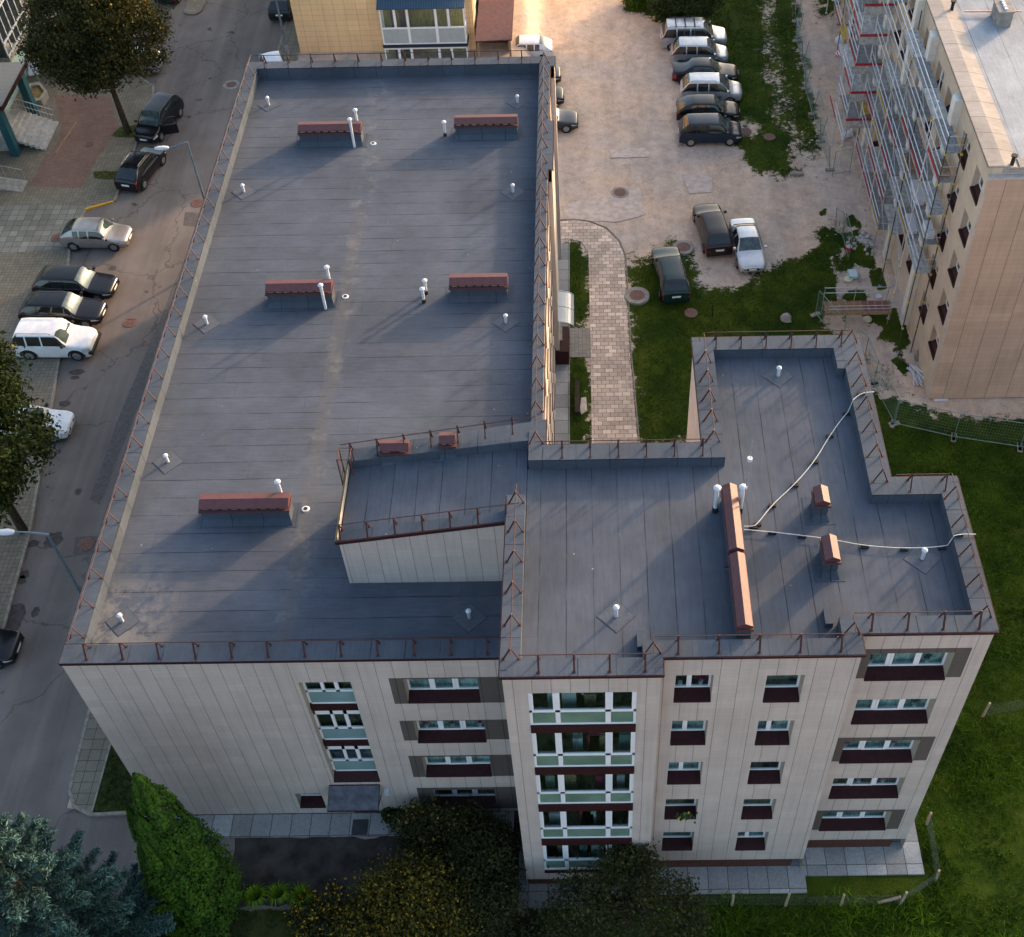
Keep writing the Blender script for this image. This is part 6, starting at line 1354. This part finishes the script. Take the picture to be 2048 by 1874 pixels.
# ---- grass: one merged mesh of blades per kind
def blades(name, x, y, zf, h, wd, mat, spread=.5, per=3, tone=None):
    n = len(x); z = zf; x = np.repeat(x, per)+rng.normal(size=n*per)*.04; y = np.repeat(y, per)+rng.normal(size=n*per)*.04; z = np.repeat(z, per); tone = np.repeat(tone, per) if tone is not None else rng.random(n*per)
    a = rng.random(n*per)*6.28; hh = np.repeat(h, per)*(.6+.7*rng.random(n*per)) if np.ndim(h) else h*(.6+.7*rng.random(n*per)); lean = spread*hh*rng.random(n*per); b = rng.random(n*per)*6.28
    p0 = np.stack([x-np.cos(a)*wd, y-np.sin(a)*wd, z], 1); p1 = np.stack([x+np.cos(a)*wd, y+np.sin(a)*wd, z], 1); p2 = np.stack([x+np.cos(b)*lean, y+np.sin(b)*lean, z+hh], 1)
    V = np.stack([p0, p1, p2], 1).reshape(-1, 3); F = np.arange(len(V)).reshape(-1, 3)
    return tag(np_mesh(name, V, F, mat, attrs={'tint': ('FACE', np.clip(tone*.75+rng.random(n*per)*.35-.05, 0, 1))}), kind='stuff')
def scatter(n, x0, x1, y0, y1): return rng.uniform(x0, x1, n), rng.uniform(y0, y1, n)
x, y = scatter(170000, 16.9, 44, 6, 75); wx_ = x+(fbm(x*.8, y*.8)-.5)*1.6+(fbm(x*2.6+9, y*2.6)-.5)*.8; wy_ = y+(fbm(x*.8+40, y*.8+11)-.5)*1.6+(fbm(x*2.6+3, y*2.6+7)-.5)*.8
k = grass_mask(x, y, wx_, wy_) & (fbm(x*1.3, y*1.3) > .36) & ~((x > 22) & (x < 31.9) & (y < 12.2)) & ~((x > 37) & (y > 24.2)) & ~((x > 18.0) & (x < 21.1) & (y < 37.5))
x, y = x[k], y[k]; blades('lawn_grass', x, y, np.full(len(x), ZR-.02), .09, .022, 'blade', 1.0, 2, fbm(x*.9, y*.9)*1.3-.15)
x, y = scatter(85000, 20.6, 50, -14, 22); k = ~((x < 32) & (y > -3.1)) & ~((x < 27) & (y > -3.2)) & ~((x > 36.5) & (y > 22)) & (fbm(x*.7, y*.7) > .30)
x, y = x[k], y[k]; wild = np.clip((fbm(x*.35+3, y*.35)-.27)*3, 0, 1)*np.where(y < 4.5, 1, .22); blades('meadow_grass', x, y, np.full(len(x), ZR-.03), .08+.42*wild*rng.random(len(x))**1.5, .028, 'meadow', 1.3, 4, fbm(x*.6, y*.6)*1.5-.35)
x, y = scatter(9000, -5, 15.3, -14, -4.0); k = fbm(x*.6, y*.6) > .38; x, y = x[k], y[k]; blades('garden_grass', x, y, terrain(x)-.02, .16, .024, 'blade', 1.2, 3, fbm(x*.6, y*.6)-.1)
x, y = scatter(2600, -2.6, -.1, .3, 14); blades('strip_grass', x, y, np.full(len(x), ZP-.03), .09, .02, 'blade', 1.0, 3, fbm(x, y)-.2)
for a, b, ln_ in ((515, 1800, 'left'), (560, 1795, 'middle'), (605, 1800, 'right')):
    p = P(a, b, ZL); n = 130; an = rng.random(n)*6.28; l = .5+.5*rng.random(n); dr = l*.7
    p0 = np.stack([p[0]+np.cos(an)*.06-.02*np.sin(an), p[1]+np.sin(an)*.06+.02*np.cos(an), np.full(n, ZL)], 1); p1 = p0+np.stack([.04*np.sin(an), -.04*np.cos(an), 0*an], 1); mid = np.stack([p[0]+np.cos(an)*dr*.5, p[1]+np.sin(an)*dr*.5, ZL+l*.75], 1); tip = np.stack([p[0]+np.cos(an)*dr, p[1]+np.sin(an)*dr, ZL+l*.45], 1)
    V = np.stack([p0, p1, mid+(p1-p0)*.5, mid-(p1-p0)*.5], 1).reshape(-1, 3); V2 = np.stack([mid-(p1-p0)*.5, mid+(p1-p0)*.5, tip, tip], 1).reshape(-1, 3)
    V = np.concatenate([V, V2]); F = np.arange(len(V)).reshape(-1, 4); o = np_mesh('daylily_clump', V, F, 'meadow', attrs={'tint': ('FACE', .45+.5*rng.random(len(F)))}); tag(o, '%s one of the strappy green clumps at the edge of the dark driveway' % ln_, 'plant', 'strappy garden clumps')
x, y = scatter(700, -14, -8.4, 6, 42); on_k = np.abs(x-(-9.3-(y > 15)*(y-15)*.13)) < .5; x, y = x[on_k], y[on_k]; pp = np.stack([x, y, np.full(len(x), Z0+.02)], 1)
tag(quads('fallen_leaves', pp, .09, simple('brown fallen leaves', (.20, .10, .03), .9, .1, var=.4), None, None, up=6), kind='stuff')
